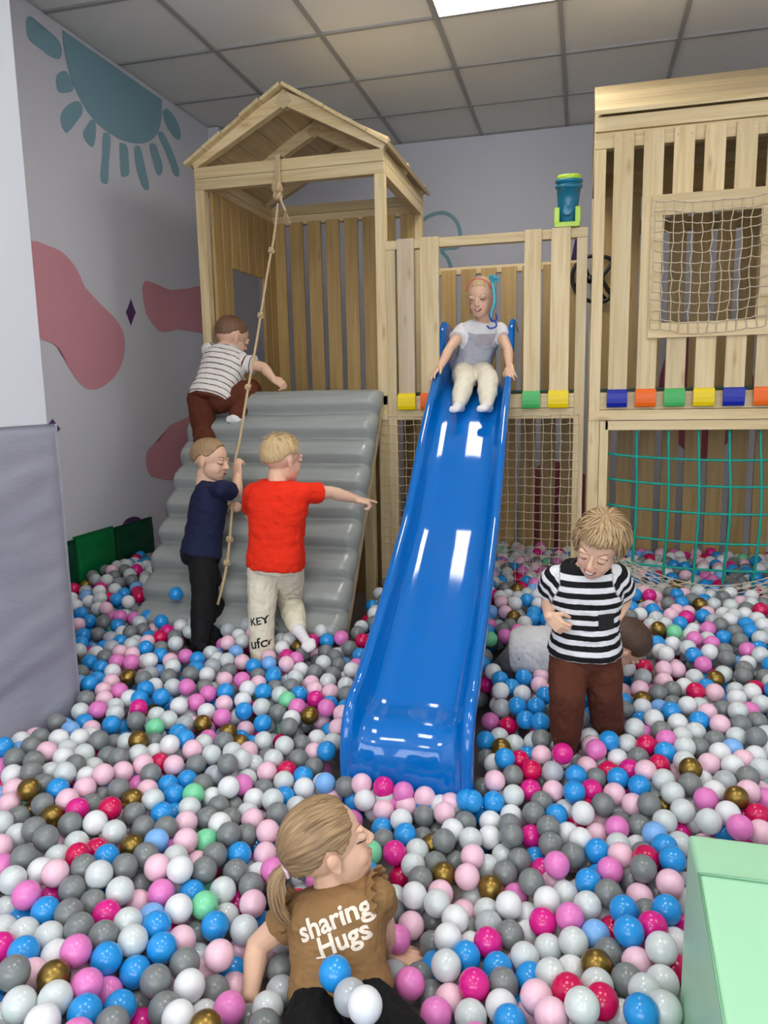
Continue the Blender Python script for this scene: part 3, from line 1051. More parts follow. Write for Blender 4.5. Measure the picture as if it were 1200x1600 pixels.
def ellip(c, rx, ry, rz, X=V((1, 0, 0)), Y=V((0, 1, 0)), Z=V((0, 0, 1)), n=14):
    vs, fs = [], []
    for i in range(1, n):
        t = math.pi * i / n
        for k in range(2 * n):
            a = math.pi * k / n
            vs.append(c + X * (rx * math.sin(t) * math.cos(a)) + Y * (ry * math.sin(t) * math.sin(a)) + Z * (rz * math.cos(t)))
    m = 2 * n
    for i in range(n - 2):
        for k in range(m):
            fs.append((i * m + k, (i + 1) * m + k, (i + 1) * m + (k + 1) % m, i * m + (k + 1) % m))
    vs += [c + Z * rz, c - Z * rz]
    for k in range(m):
        fs.append((len(vs) - 2, k, (k + 1) % m))
        fs.append((len(vs) - 1, (n - 2) * m + (k + 1) % m, (n - 2) * m + k))
    return vs, fs


def caps(a, b, ra, rb, n=14):
    """tapered capsule"""
    a, b = V(a), V(b)
    d = b - a
    L = max(d.length, 1e-5)
    d = d / L
    pts, rr = [], []
    for k in range(6):
        t = math.pi / 2 * (k + .35) / 6
        pts.append(a - d * ra * math.cos(t)); rr.append(ra * math.sin(t))
    for k in range(5):
        s = k / 4
        pts.append(a + d * L * s); rr.append(ra + (rb - ra) * s)
    for k in range(6):
        t = math.pi / 2 * (1 - (k + .65) / 6)
        pts.append(b + d * rb * math.cos(t)); rr.append(rb * math.sin(t))
    return tube(pts, rr, n)


def chain(pts, rs, n=14):
    return [caps(pts[i], pts[i + 1], rs[i], rs[i + 1], n) for i in range(len(pts) - 1)]


def loft(rings, n=28, ex=2.3):
    """rings: (centre, side vector, depth vector)"""
    vs = []
    for c, u, v in rings:
        for k in range(n):
            a = 2 * math.pi * k / n
            ca, sa = math.cos(a), math.sin(a)
            vs.append(c + u * math.copysign(abs(ca) ** (2 / ex), ca) + v * math.copysign(abs(sa) ** (2 / ex), sa))
    fs = grid_faces(len(rings), n, True)
    fs.append(tuple(range(n))[::-1])
    fs.append(tuple((len(rings) - 1) * n + k for k in range(n)))
    return vs, fs


def fuse(prims, voxel, iters=5, fac=.5):
    """one continuous surface from overlapping closed shells"""
    vs, fs = join(prims)
    me = bpy.data.meshes.new('tmp')
    me.from_pydata([tuple(v) for v in vs], [], fs)
    bm = bmesh.new(); bm.from_mesh(me)
    bmesh.ops.recalc_face_normals(bm, faces=bm.faces[:])
    bm.to_mesh(me); bm.free()
    o = bpy.data.objects.new('tmp', me)
    COL.objects.link(o)
    r = o.modifiers.new('r', 'REMESH'); r.mode = 'VOXEL'; r.voxel_size = voxel
    s = o.modifiers.new('s', 'SMOOTH'); s.factor = fac; s.iterations = iters
    dg = bpy.context.evaluated_depsgraph_get()
    ev = o.evaluated_get(dg)
    m2 = bpy.data.meshes.new_from_object(ev)
    n = len(m2.vertices)
    co = np.empty(n * 3); m2.vertices.foreach_get('co', co); co = co.reshape(-1, 3)
    nn = np.empty(n * 3); m2.vertices.foreach_get('normal', nn); nn = nn.reshape(-1, 3)
    fc = [tuple(p.vertices) for p in m2.polygons]
    bpy.data.objects.remove(o)
    bpy.data.meshes.remove(me); bpy.data.meshes.remove(m2)
    return co, nn, fc


def seg_t(P, a, b):
    a, b = np.array(a), np.array(b)
    d = b - a
    t = np.clip(((P - a) @ d) / (d @ d), 0, 1)
    return t, np.linalg.norm(P - (a + t[:, None] * d), axis=1)


def wrinkle(co, nn, amp, sc, seed, stretch=None):
    out = co.copy()
    for i in range(len(co)):
        p = V(co[i]) * sc
        if stretch is not None:
            p = p + stretch * (V(co[i]).dot(stretch)) * sc * 1.6
        v = noise.noise(p + V((seed, 0, 0)))
        v2 = 1 - abs(noise.noise(p * 1.9 + V((0, seed, 0)))) * 2.2
        out[i] += nn[i] * amp * (v + .5 * v2 - .25)
    return out


class Head:
    """local head coordinates: x to the child's right... y forward, z up"""
    def __init__(s, C, fwd, up, k=1.0):
        s.C = V(C); s.F = V(fwd).normalized()
        u = V(up); s.U = (u - s.F * u.dot(s.F)).normalized()
        s.R = s.F.cross(s.U)
        s.k = k

    def p(s, x, y, z):
        return s.C + (s.R * x + s.F * y + s.U * z) * s.k

    def ell(s, x, y, z, a, b, c, n=12):
        return ellip(s.p(x, y, z), a * s.k, b * s.k, c * s.k, s.R, s.F, s.U, n)

    def cap(s, a, b, ra, rb):
        return caps(s.p(*a), s.p(*b), ra * s.k, rb * s.k, 12)

    def skin(s):
        g = [s.ell(0, -.012, .025, .070, .088, .076, 20), s.ell(0, .022, -.030, .056, .058, .064, 16),
             s.ell(0, .052, -.078, .024, .022, .019), s.ell(0, .040, -.055, .044, .040, .038),
             s.cap((0, .076, .006), (0, .092, -.021), .0065, .0095)]
        for q in (-1, 1):
            g += [s.ell(q * .028, .046, -.036, .0235, .027, .027), s.ell(q * .0085, .086, -.026, .0065, .0075, .006),
                  s.ell(q * .029, .0685, .0020, .0145, .0125, .0105),
                  s.ell(q * .028, .069, .019, .020, .010, .006),
                  s.ell(q * .070, -.008, -.010, .006, .0145, .0225), s.ell(q * .0735, -.012, -.002, .006, .014, .0165), s.ell(q * .070, -.005, -.028, .006, .0075, .008)]
        g += [s.ell(0, .079, -.046, .017, .008, .0045), s.ell(0, .077, -.0555, .0145, .008, .0055)]
        g += [s.cap((0, -.012, -.04), (0, -.022, -.115), .040, .038)]
        return g

    def local(s, co):
        d = co - np.array(s.C)
        B = np.array([s.R, s.F, s.U]).T
        return (d @ B) / s.k


def on_skin(bvh, p, d, off=0.0008):
    """drops point p onto the skin, coming from outside against direction d"""
    hit = bvh.ray_cast(p + d * .05, -d, .12)
    if hit[0] is None:
        hit = bvh.find_nearest(p)
    return hit[0] + d * off


HAIRLINE = [(0, .60), (25, .57), (42, .44), (58, .16), (70, -.06), (80, -.16), (92, -.04), (104, -.22), (116, -.48), (140, -.66), (180, -.70)]


def hair_cap(parent, h, mat, thick=.007, line=HAIRLINE, pole=(0, -.35, .95), name='hair', seed=1, rough=.0015, freq=1.0, shift=0.0):
    NU_, NV_ = 90, 150
    pole = V(pole).normalized()
    pu, pv = frame(pole)
    vs, st = [], []
    for i in range(NU_):
        t = math.pi * (i + .5) / NU_
        for j in range(NV_):
            a = 2 * math.pi * j / NV_
            x, y, z = math.sin(t) * math.sin(a), math.sin(t) * math.cos(a), math.cos(t)
            az = abs(math.degrees(math.atan2(x, y)))
            hl = np.interp(az, [q[0] for q in line], [q[1] for q in line]) + shift
            hl += .05 * noise.noise(V((x * 9, y * 9, z * 9 + seed)))
            m = max(0, min(1, (z - hl) / .16)); m = m * m * (3 - 2 * m)
            d = V((x, y, z))
            q = d - pole * d.dot(pole)
            ang = math.atan2(q.dot(pv), q.dot(pu))
            pol = math.acos(max(-1, min(1, d.dot(pole))))
            sv = V((math.cos(ang) * 26 * freq, math.sin(ang) * 26 * freq, pol * 2.4 + seed))
            st.append(tuple(sv))
            rg = rough * noise.noise(sv * .55) * 2 * min(1, pol * 2)
            e = -.006 + m * (thick + .006 + rg)
            vs.append(h.p(x * (.070 + e), -.012 + y * (.088 + e), .025 + z * (.076 + e)))
    fs = grid_faces(NU_, NV_, True)
    fs.append(tuple(range(NV_))[::-1]); fs.append(tuple((NU_ - 1) * NV_ + k for k in range(NV_)))
    o = mesh(name, vs, fs, mat, parent, True, uvattr={'strand': np.array(st)})
    return o


def locks(parent, mat, paths, name='locks', n=6, flat=.5):
    pr, st = [], []
    for q, (pts, r) in enumerate(paths):
        N_ = len(pts)
        rr = [r * min(1, .55 + 2.2 * (i / (N_ - 1))) * (1 - max(0, (i / (N_ - 1) - .45) / .55) ** 1.6 * .93) for i in range(N_)]
        g = tube(pts, rr, n, flat=flat)
        pr.append(g)
        for i in range(N_):
            for k in range(n):
                a = 2 * math.pi * k / n
                st.append((math.cos(a) * 2.2 + q * 3.17, math.sin(a) * 2.2, i / N_ * 2.0))
    g = join(pr)
    return mesh(name, g[0], g[1], mat, parent, True, uvattr={'strand': np.array(st)})


def hand(W, d, nrm, thumb, k=1.0, curl=(.35, .4, .4, .45), spread=.10, tcurl=.3, point=False):
    """palm + five fingers; nrm points out of the palm (the side fingers curl to), thumb is the side the thumb is on"""
    d = V(d).normalized(); nrm = V(nrm); nrm = (nrm - d * nrm.dot(d)).normalized()
    sd = V(thumb); sd = (sd - d * sd.dot(d) - nrm * sd.dot(nrm)).normalized()
    g = []
    base = W
    kn = []
    for i in range(4):
        off = (1.5 - i) * .0125 * k
        q = base + d * (.054 - .003 * abs(i - 1)) * k + sd * off
        g.append(caps(base + d * .006 * k + sd * off * .75, q, .0098 * k, .0080 * k, 10))
        kn.append(q)
    g.append(ellip(base + d * .028 * k, .024 * k, .028 * k, .0095 * k, sd, d, nrm, 10))
    Ls = [(.022, .014, .011), (.025, .016, .012), (.023, .015, .011), (.018, .012, .010)]
    for i in range(4):
        a = (1.5 - i) * spread
        dd = (d * math.cos(a) + sd * math.sin(a)).normalized()
        p = kn[i]
        c = curl[i] if not (point and i == 0) else .04
        ang = 0
        for j, L in enumerate(Ls[i]):
            ang += c * (1.0 if j == 0 else 1.25)
            dj = dd * math.cos(ang) + nrm * math.sin(ang)
            q = p + dj * L * k
            r0 = (.0070, .0063, .0056)[j] * k
            g.append(caps(p, q, r0, r0 * .9, 10))
            p = q
    p = base + d * .012 * k + sd * .017 * k
    d1 = (d * .62 + sd * .75 + nrm * .25).normalized()
    q = p + d1 * .026 * k
    g.append(caps(p, q, .0100 * k, .0078 * k, 10))
    d2 = (d * (.85 - tcurl * .3) + sd * (.45 - tcurl) + nrm * (.25 + tcurl)).normalized()
    q2 = q + d2 * .019 * k
    g.append(caps(q, q2, .0078 * k, .0070 * k, 10))
    q3 = q2 + (d2 + nrm * tcurl * .6).normalized() * .014 * k
    g.append(caps(q2, q3, .0070 * k, .0060 * k, 10))
    return g


def foot(an, toe, k, up=V((0, 0, 1)), r=.022):
    d = (toe - an)
    d = (d - up * d.dot(up) * .0).normalized()
    heel = an - d * .022 * k - up * .020 * k
    ball = toe - d * .02 * k
    s_ = d.cross(up).normalized()
    g = [caps(an, heel, .024 * k, .022 * k), caps(heel, ball, .021 * k, .0165 * k), caps(an + d * .01 * k, ball, .022 * k, .014 * k),
         caps(ball + s_ * .014 * k, toe + s_ * .012 * k, .014 * k, .011 * k), caps(ball - s_ * .014 * k, toe - s_ * .010 * k, .014 * k, .010 * k), caps(ball, toe, .0155 * k, .0125 * k)]
    return g


def torso_rings(P, C, hr, sr, k, grow=0.0, t0=-.12, t1=1.08, belly=0.0, shoulder=1.0, gfun=None):
    """hr, sr: unit vectors to the child's right at the hips and the shoulders"""
    hr, sr = V(hr).normalized(), V(sr).normalized()
    ax = (C - P); L = ax.length; ax.normalize()
    T = [-.30, -.12, 0, .25, .5, .75, .92, 1.02, 1.08, 1.16]
    Wd = [.060, .092, .099, .091, .094, .104, .104 * shoulder, .088 * shoulder, .058, .034]
    Dp = [.055, .074, .079, .073, .072, .073, .064, .052, .042, .034]
    out = []
    for q in range(17):
        t = t0 + (t1 - t0) * q / 16
        wd = np.interp(t, T, Wd) * k + grow
        dp = np.interp(t, T, Dp) * k + grow
        s_ = max(0, min(1, t))
        r = (hr * (1 - s_) + sr * s_).normalized()
        r = (r - ax * r.dot(ax)).normalized()
        f = ax.cross(r).normalized()          # forward
        gw = (gfun(t) if gfun else 0)
        wd += gw; dp += gw
        out.append((P + ax * (t * L) + f * belly * k * math.sin(math.pi * s_), r * wd, f * dp))
    return out


def build_kid(name, label, base, J, k, shirt=None, pants=None, sock=None, sleeve=.52, sleeve_r=.040, shirt_t0=-.14, grow=.010, leg_grow=.011, pants_hem=.97,
              voxel=.0042, cat='person', belly=0.0, wr_amp=.004, hands=True, legs=True, pant_mat=None, shirt_attr=False, head_k=None, neck=True, shirt_extra=None, pants_top=.16):
    t = thing(name, base, label, cat)
    P, C = J['P'], J['C']
    hr, sr = V(J['hr']).normalized(), V(J['sr']).normalized()
    ax = (C - P).normalized()
    h = Head(J['H'], J['hf'], J['hu'], head_k or k)
    rings = torso_rings(P, C, hr, sr, k, 0, belly=belly)
    body = [loft(rings)]
    fwd = ax.cross(sr).normalized()
    nb = C + ax * .012 * k
    body += h.skin()
    body.append(caps(nb, h.p(0, -.022, -.07), .036 * k, .036 * k))
    sh, el, wr = {}, {}, {}
    for s, q in (('R', 1), ('L', -1)):
        sh[s] = J.get('sh' + s, C + sr * q * .098 * k - ax * .022 * k)
        el[s], wr[s] = J['el' + s], J['wr' + s]
        body += [caps(C + sr * q * .05 * k - ax * .01 * k, sh[s], .034 * k, .034 * k)]
        mid = el[s].lerp(wr[s], .28)
        body += chain([sh[s], sh[s].lerp(el[s], .5), el[s], mid, wr[s]], [.033 * k, .030 * k, .0245 * k, .0265 * k, .0175 * k])
        CAPS.append((sh[s], el[s], .034 * k)); CAPS.append((el[s], wr[s], .028 * k))
        if hands:
            hd = J['hand' + s]
            body += hand(wr[s], k=k * hd.get('k', 1.0), **{a: b for a, b in hd.items() if a != 'k'})
            CAPS.append((wr[s], wr[s] + V(hd['d']).normalized() * .09 * k, .022 * k))
    CAPS.append((P, C, .085 * k)); CAPS.append((h.C, h.C, .085 * k))
    hip, kn, an, toe = {}, {}, {}, {}
    for s, q in (('R', 1), ('L', -1)):
        hip[s] = J.get('hip' + s, P + hr * q * .050 * k - ax * .02 * k)
        kn[s], an[s], toe[s] = J['kn' + s], J['an' + s], J['toe' + s]
        body += chain([hip[s], hip[s].lerp(kn[s], .5), kn[s], kn[s].lerp(an[s], .35), an[s]], [.052 * k, .046 * k, .036 * k, .036 * k, .022 * k])
        fu = J.get('fup' + s, V((0, 0, 1)))
        body += foot(an[s], toe[s], k * .93, fu)
        CAPS.append((hip[s], kn[s], .064 * k)); CAPS.append((kn[s], an[s], .052 * k)); CAPS.append((an[s], toe[s], .034 * k))
    co, nn, fc = fuse(body, voxel * .72, 4)
    lo = h.local(co)
    flush = np.zeros(len(co))
    lipm = np.exp(-((lo[:, 0] / .017) ** 4) - (((lo[:, 2] + .0505) / .0085) ** 4) - (((lo[:, 1] - .084) / .016) ** 4))
    chk = np.exp(-(((np.abs(lo[:, 0]) - .034) / .017) ** 2) - (((lo[:, 2] + .032) / .017) ** 2) - (((lo[:, 1] - .066) / .03) ** 2))
    nos = np.exp(-((lo[:, 0] / .012) ** 2) - (((lo[:, 2] + .022) / .012) ** 2) - (((lo[:, 1] - .094) / .014) ** 2))
    ear = np.exp(-(((np.abs(lo[:, 0]) - .078) / .009) ** 2) - (((lo[:, 2] + .004) / .03) ** 2) - (((lo[:, 1] + .01) / .02) ** 2))
    flush = np.clip(.8 * lipm + .12 * chk + .08 * nos + .15 * ear, 0, 1)
    body_o = mesh('body', co, fc, SKIN, t, True, uvattr={'flush': flush})
    bvh = BVHTree.FromPolygons([V(c) for c in co], fc)
    # --- face
    for q in (-1, 1):
        mode = J.get('eyes', 'down')
        pts = []
        for i in range(9):
            u = -1 + 2 * i / 8
            zz = (-.0055 - .0035 * (1 - u * u)) if mode == 'down' else (-.001 + .0035 * (1 - u * u) if mode == 'smile' else .005 + .004 * (1 - u * u))
            pts.append(on_skin(bvh, h.p(q * (.0295 + u * .0135), .08, zz + .002), h.F, .0004))
        g = tube(pts, [.0007 * h.k + (.0024 if mode == 'smile' else .0016) * h.k * (1 - abs(-1 + 2 * i / 8) ** 3) for i in range(9)], 6)
        part(t, 'eyelashes', g, LASH, True)
        if mode == 'open':
            part(t, 'eye', h.ell(q * .0295, .0755, .0015, .0105, .0085, .0062), EYEW, True)
            part(t, 'iris', h.ell(q * .0295, .0795, .0015, .0052, .0050, .0052), IRIS, True)
        pts = [on_skin(bvh, h.p(q * (.017 + .028 * i / 6), .09 - .004 * i, .0215 + .005 * math.sin(i / 6 * 2.6)), h.F, .0003) for i in range(7)]
        part(t, 'eyebrow', tube(pts, [.0010, .0017, .0019, .0018, .0015, .0011, .0006], 6), J.get('brow', LASH), True)
    mth = J.get('mouth', 'closed')
    if mth in ('smile', 'open'):
        wd = .021 if mth == 'smile' else .013
        lift = .0065 if mth == 'smile' else .001
        P_ = [on_skin(bvh, h.p(-wd + 2 * wd * i / 10, .08, -.0505 + lift * (abs(-1 + i / 5) ** 2) - .001), h.F, -.0008) for i in range(11)]
        part(t, 'mouth', tube(P_, [.0004 + .0050 * h.k * (1 - abs(-1 + i / 5) ** 2.5) for i in range(11)], 8), MOUTH, True)
        if mth == 'smile':
            Q_ = [p + h.U * .0014 + h.F * .0026 for p in P_[2:-2]]
            part(t, 'teeth', tube(Q_, [.0012, .0022, .0026, .0027, .0026, .0022, .0012], 8), TOOTH, True)
    # --- trousers
    if pants:
        g = [loft(torso_rings(P, C, hr, sr, k, 0, t0=-.20, t1=pants_top, belly=belly, gfun=lambda t_: np.interp(t_, [shirt_t0 - .02, shirt_t0 + .06], [leg_grow, .002]) if shirt else leg_grow))]
        for s in 'RL':
            hm = kn[s].lerp(an[s], pants_hem)
            r = [.056 * k + leg_grow * .7, .050 * k + leg_grow, .040 * k + leg_grow, .038 * k + leg_grow, J.get('hem', .030) * k + leg_grow * .6]
            g += chain([hip[s], hip[s].lerp(kn[s], .5), kn[s], kn[s].lerp(hm, .5), hm], r)
        c2, n2, f2 = fuse(g, voxel, 5)
        c2 = wrinkle(c2, n2, wr_amp, 26, 3.0, None)
        po = mesh('trousers', c2, f2, pants, t, True)
        J['pants_obj'] = (c2, f2)
    # --- shirt
    if shirt:
        g = [loft(torso_rings(P, C, hr, sr, k, grow, t0=shirt_t0, t1=1.10, belly=belly, gfun=lambda t_: .006 * max(0, 1 - (t_ - shirt_t0) / .2)))]
        cuff = {}
        for s, q in (('R', 1), ('L', -1)):
            cu = sh[s].lerp(el[s], sleeve)
            cuff[s] = cu
            g += [caps(C + sr * q * .045 * k - ax * .012 * k, sh[s], .040 * k, sleeve_r * k), tube([sh[s] - (cu - sh[s]) * .15, sh[s], sh[s].lerp(cu, .5), cu], [sleeve_r * k * .8, sleeve_r * k, sleeve_r * k * 1.04, sleeve_r * k * 1.08], 18)]
        if shirt_extra: g += shirt_extra
        c2, n2, f2 = fuse(g, voxel, 4)
        al = None
        tP, dP = seg_t(c2, P - ax * .1, C + ax * .02)
        along = tP * ((C + ax * .02) - (P - ax * .1)).length
        for s in 'RL':
            ts, ds = seg_t(c2, sh[s], cuff[s] + (cuff[s] - sh[s]) * .1)
            m = ds < dP * .62
            along[m] = 7 + ((c2 - np.array(sh[s])) @ np.array((cuff[s] - sh[s]).normalized()))[m]
        c2 = wrinkle(c2, n2, wr_amp, 24, 9.0, ax * .6)
        so = mesh('shirt', c2, f2, shirt, t, True, uvattr={'along': along})
        J['shirt_obj'] = (c2, f2)
        # ribbed collar
        cc = C + ax * .020 * k
        pr = []
        for i in range(20):
            a = 2 * math.pi * i / 20
            d = sr * math.cos(a) + fwd * math.sin(a)
            pr.append(cc + d * .046 * k + ax * (-.010 * k * math.sin(a)) * 1.3)
        if J.get('collar'):
            part(t, 'collar', tube(pr, .0070 * k, 8, True), J['collar'], True)
    if sock:
        for s in 'RL':
            fu = J.get('fup' + s, V((0, 0, 1)))
            g = foot(an[s], toe[s], k * 1.03, fu)
            g += [caps(kn[s].lerp(an[s], .80), an[s], .0275 * k, .026 * k)]
            c2, n2, f2 = fuse(g, voxel * .75, 4)
            c2 = c2 + n2 * .0012
            part(t, 'sock', (c2, f2), sock, True)
    return t, h, bvh, J


def print_on(parent, name, text, shirt, org, right, up, out, size, mat, bold=.0, shear=0, depth=.0012, sp=1.0, cut=None):
    """text laid on a garment: flat letters dropped onto the cloth"""
    cu = bpy.data.curves.new('txt', 'FONT')
    cu.body = text; cu.size = size; cu.align_x = 'CENTER'; cu.offset = bold; cu.shear = shear; cu.space_character = sp; cu.resolution_u = 3
    o = bpy.data.objects.new('txt', cu); COL.objects.link(o)
    dg = bpy.context.evaluated_depsgraph_get()
    me = bpy.data.meshes.new_from_object(o.evaluated_get(dg))
    bm = bmesh.new(); bm.from_mesh(me)
    bmesh.ops.triangulate(bm, faces=bm.faces[:])
    for _ in range(5):
        es = [e for e in bm.edges if e.calc_length() > .006]
        if not es: break
        bmesh.ops.subdivide_edges(bm, edges=es, cuts=1, use_grid_fill=False)
        bmesh.ops.triangulate(bm, faces=[f for f in bm.faces if len(f.verts) > 3])
    bvh = BVHTree.FromPolygons([V(c) for c in shirt[0]], shirt[1])
    bm.verts.index_update()
    vs, ok = [], []
    for v in bm.verts:
        p = org + right * v.co.x + up * v.co.y
        hit = bvh.ray_cast(p + out * .12, -out, .3)
        ok.append(hit[0] is not None)
        vs.append((hit[0] + out * depth) if hit[0] is not None else p)
    fs = [[v.index for v in f.verts] for f in bm.faces if all(ok[v.index] for v in f.verts)]
    bm.free()
    bpy.data.objects.remove(o); bpy.data.curves.remove(cu); bpy.data.meshes.remove(me)
    ob = mesh(name, vs, fs, mat, parent, False)
    return ob


def patch(parent, name, shirt, org, right, up, out, w_, h_, mat, depth=.0012, n=10):
    bvh = BVHTree.FromPolygons([V(c) for c in shirt[0]], shirt[1])
    vs, fs = [], []
    for i in range(n):
        for j in range(n):
            p = org + right * (w_ * (i / (n - 1) - .5)) + up * (h_ * (j / (n - 1) - .5))
            hit = bvh.ray_cast(p + out * .1, -out, .25)
            vs.append(hit[0] + out * depth if hit[0] is not None else p)
    return mesh(name, vs, grid_faces(n, n), mat, parent, True)


X_, Y_, Z_ = V((1, 0, 0)), V((0, 1, 0)), V((0, 0, 1))
WHITEP = base_mat('white_print', (236, 222, 206), .7)
BLACKP = base_mat('black_print', (24, 22, 22), .7)

# ---- boy in the red shirt, back to the viewer, pointing right
J = dict(P=S(431, 872, 2.78), C=S(435, 762, 2.79), H=S(441, 717, 2.82), hf=(.50, .85, -.12), hu=(.03, 0, 1), hr=(1, .05, 0), sr=(1, .12, 0),
         elR=S(516, 769, 2.90), wrR=S(556, 780, 2.99), elL=S(392, 806, 2.92), wrL=S(418, 818, 3.02),
         handR=dict(d=S(590, 787, 3.04) - S(556, 780, 2.99), nrm=(-.1, .2, -1), thumb=(-.2, 1, .2), curl=(.1, .75, .85, .9), point=True, tcurl=.5), handL=dict(d=(.8, .5, 0), nrm=(0, 0, -1), thumb=(0, 1, 0)),
         knR=S(453, 940, 2.96), anR=S(466, 984, 2.76), toeR=S(486, 1012, 2.70), knL=S(408, 968, 2.76), anL=S(411, 1075, 2.74), toeL=S(405, 1100, 2.86), fupR=V((.2, -.5, .4)).normalized(), eyes='down')
J['P'] = J['P']
red = cloth('red_cotton', (232, 46, 20))
cream = cloth('cream_jersey', (228, 220, 196))
t1, h1, b1, J1 = build_kid('person', 'person in a red shirt and cream trousers pointing right, back turned', (J['P'].x, J['P'].y, FLOOR), J, 1.05, shirt=red, pants=cream, sock=SOCK, sleeve=.62, sleeve_r=.040, pants_hem=.9, leg_grow=.011, head_k=.96, grow=.017)
bl = hair_mat('short_blond_hair', (206, 178, 132), .6)
hair_cap(t1, h1, bl, .007, seed=2, freq=1.6)
rnd = random.Random(2)
pt = []
for k in range(150):
    a = rnd.uniform(0, 6.28); r = rnd.uniform(.05, .8)
    x, y = r * math.sin(a), r * math.cos(a)
    z = math.sqrt(max(0, 1 - x * x - y * y))
    p = h1.p(x * .074, -.012 + y * .092, .025 + z * .081)
    d = (h1.R * x + h1.F * (y + .5) + h1.U * .15).normalized()
    pt.append(([p, p + d * .010 + h1.U * .002, p + d * .022 - h1.U * .001], .0022))
locks(t1, bl, pt, 'hair_tuft')
for s, org, txt, sz in ((0, S(402, 966, 2.70), 'KEY', .043), (1, S(404, 1002, 2.70), 'ufo', .060)):
    print_on(t1, 'trouser_print', txt, J1['pants_obj'], org - Z_ * .03, V((.97, .05, .18)).normalized(), V((-.12, 0, 1)).normalized(), V((-.1, -1, 0)).normalized(), sz, BLACKP, .0010)
for pxs in ([(446, 931), (455, 928), (466, 930), (476, 929)], [(450, 936), (460, 934), (472, 936)]):
    bvp = BVHTree.FromPolygons([V(c) for c in J1['pants_obj'][0]], J1['pants_obj'][1])
    L_ = []
    for q in spline([V((a, b, 0)) for a, b in pxs], 5):
        d = S(q.x, q.y, 1.0).normalized()
        hit = bvp.ray_cast(V((0, 0, 0)), d, 6)
        if hit[0]: L_.append(hit[0] - d * .0008)
    if len(L_) > 3: part(t1, 'trouser_line', tube(L_, .0009, 5), BLACKP, True)

# ---- boy in navy, holding the rope
J = dict(P=S(314, 862, 2.97), C=S(330, 762, 3.02), H=S(329, 719, 3.02), hf=(.93, .02, -.16), hu=(.10, .05, 1), hr=(.62, -.78, 0), sr=(.60, -.80, 0),
         shR=S(346, 764, 2.93), elR=S(370, 770, 3.03), wrR=S(372, 742, 3.11), shL=S(328, 760, 3.12), elL=S(340, 800, 3.20), wrL=S(356, 792, 3.10),
         handR=dict(d=(-.05, .02, 1), nrm=(.2, .6, .1), thumb=(-1, .2, .2), curl=(.75, .8, .85, .9), tcurl=.5), handL=dict(d=(.8, -.55, .25), nrm=(.5, -.2, -.1), thumb=(.0, -.3, 1), curl=(.8, .85, .9, .95), tcurl=.5),
         knR=S(318, 925, 2.84), anR=S(312, 1005, 2.74), toeR=S(296, 1018, 2.82), knL=S(334, 925, 2.98), anL=S(334, 1000, 2.86), toeL=S(350, 1012, 2.95), eyes='down', mouth='open')
navy = cloth('navy_cotton', (30, 36, 66))
black = cloth('black_jersey', (20, 20, 22))
bsock = base_mat('black_sock', (18, 18, 20), .9)
t2, h2, b2, J2 = build_kid('person', 'person in navy shirt and black trousers holding the knotted rope', (J['P'].x, J['P'].y, FLOOR), J, .98, shirt=navy, pants=black, sock=bsock, sleeve=.62, sleeve_r=.041, shirt_t0=-.05, head_k=.92)
hair_cap(t2, h2, hair_mat('short_light_brown_hair', (164, 134, 98), .6), .006, seed=5, freq=1.6)
part(t2, 'sleeve_logo', ellip(J2['shR'].lerp(J2['elR'], .55) + V((.0, -.040, .006)), .010, .003, .006), WHITEP, True)

# ---- boy climbing at the top of the ramp
J = dict(P=S(331, 618, 3.50), C=S(357, 553, 3.66), H=S(363, 527, 3.72), hf=(.52, .72, -.42), hu=(.25, .25, .9), hr=(.98, .10, -.05), sr=(.88, .05, -.30),
         elR=S(412, 574, 3.66), wrR=S(427, 592, 3.64), elL=S(372, 590, 3.86), wrL=S(388, 604, 3.88),
         handR=dict(d=(.75, .15, -.45), nrm=(-.2, .5, -.8), thumb=(.2, .9, .3), curl=(.7, .75, .8, .8), tcurl=.5), handL=dict(d=(.7, .5, -.3), nrm=(0, .2, -1), thumb=(-.3, .8, 0)),
         knR=S(392, 610, 3.66), anR=S(366, 654, 3.49), toeR=S(383, 667, 3.50), knL=S(318, 672, 3.47), anL=S(325, 722, 3.36), toeL=S(333, 735, 3.42), eyes='down')
t3, h3, b3, J3 = build_kid('person', 'person in white striped shirt and brown trousers climbing at the ramp top', (J['P'].x, J['P'].y, FLOOR), J, 1.04, shirt=striped('white_brown_stripe', (224, 220, 214), (104, 62, 56), .034, .17),
                            pants=cloth('chestnut_cotton', (92, 46, 30)), sock=SOCK, sleeve=.55, sleeve_r=.044, leg_grow=.016, grow=.012, pants_hem=.88)
hair_cap(t3, h3, hair_mat('cropped_brown_hair', (122, 88, 66), .7), .0035, seed=8, freq=2.2)
J3c = J3['anR']
part(t3, 'sock_sole', join([ellip(J3['toeR'] + V((.002, -.004, -.004)), .017, .014, .012), ellip(J3['anR'] + V((-.018, -.014, -.022)), .018, .012, .012)]), BLACKP, True)

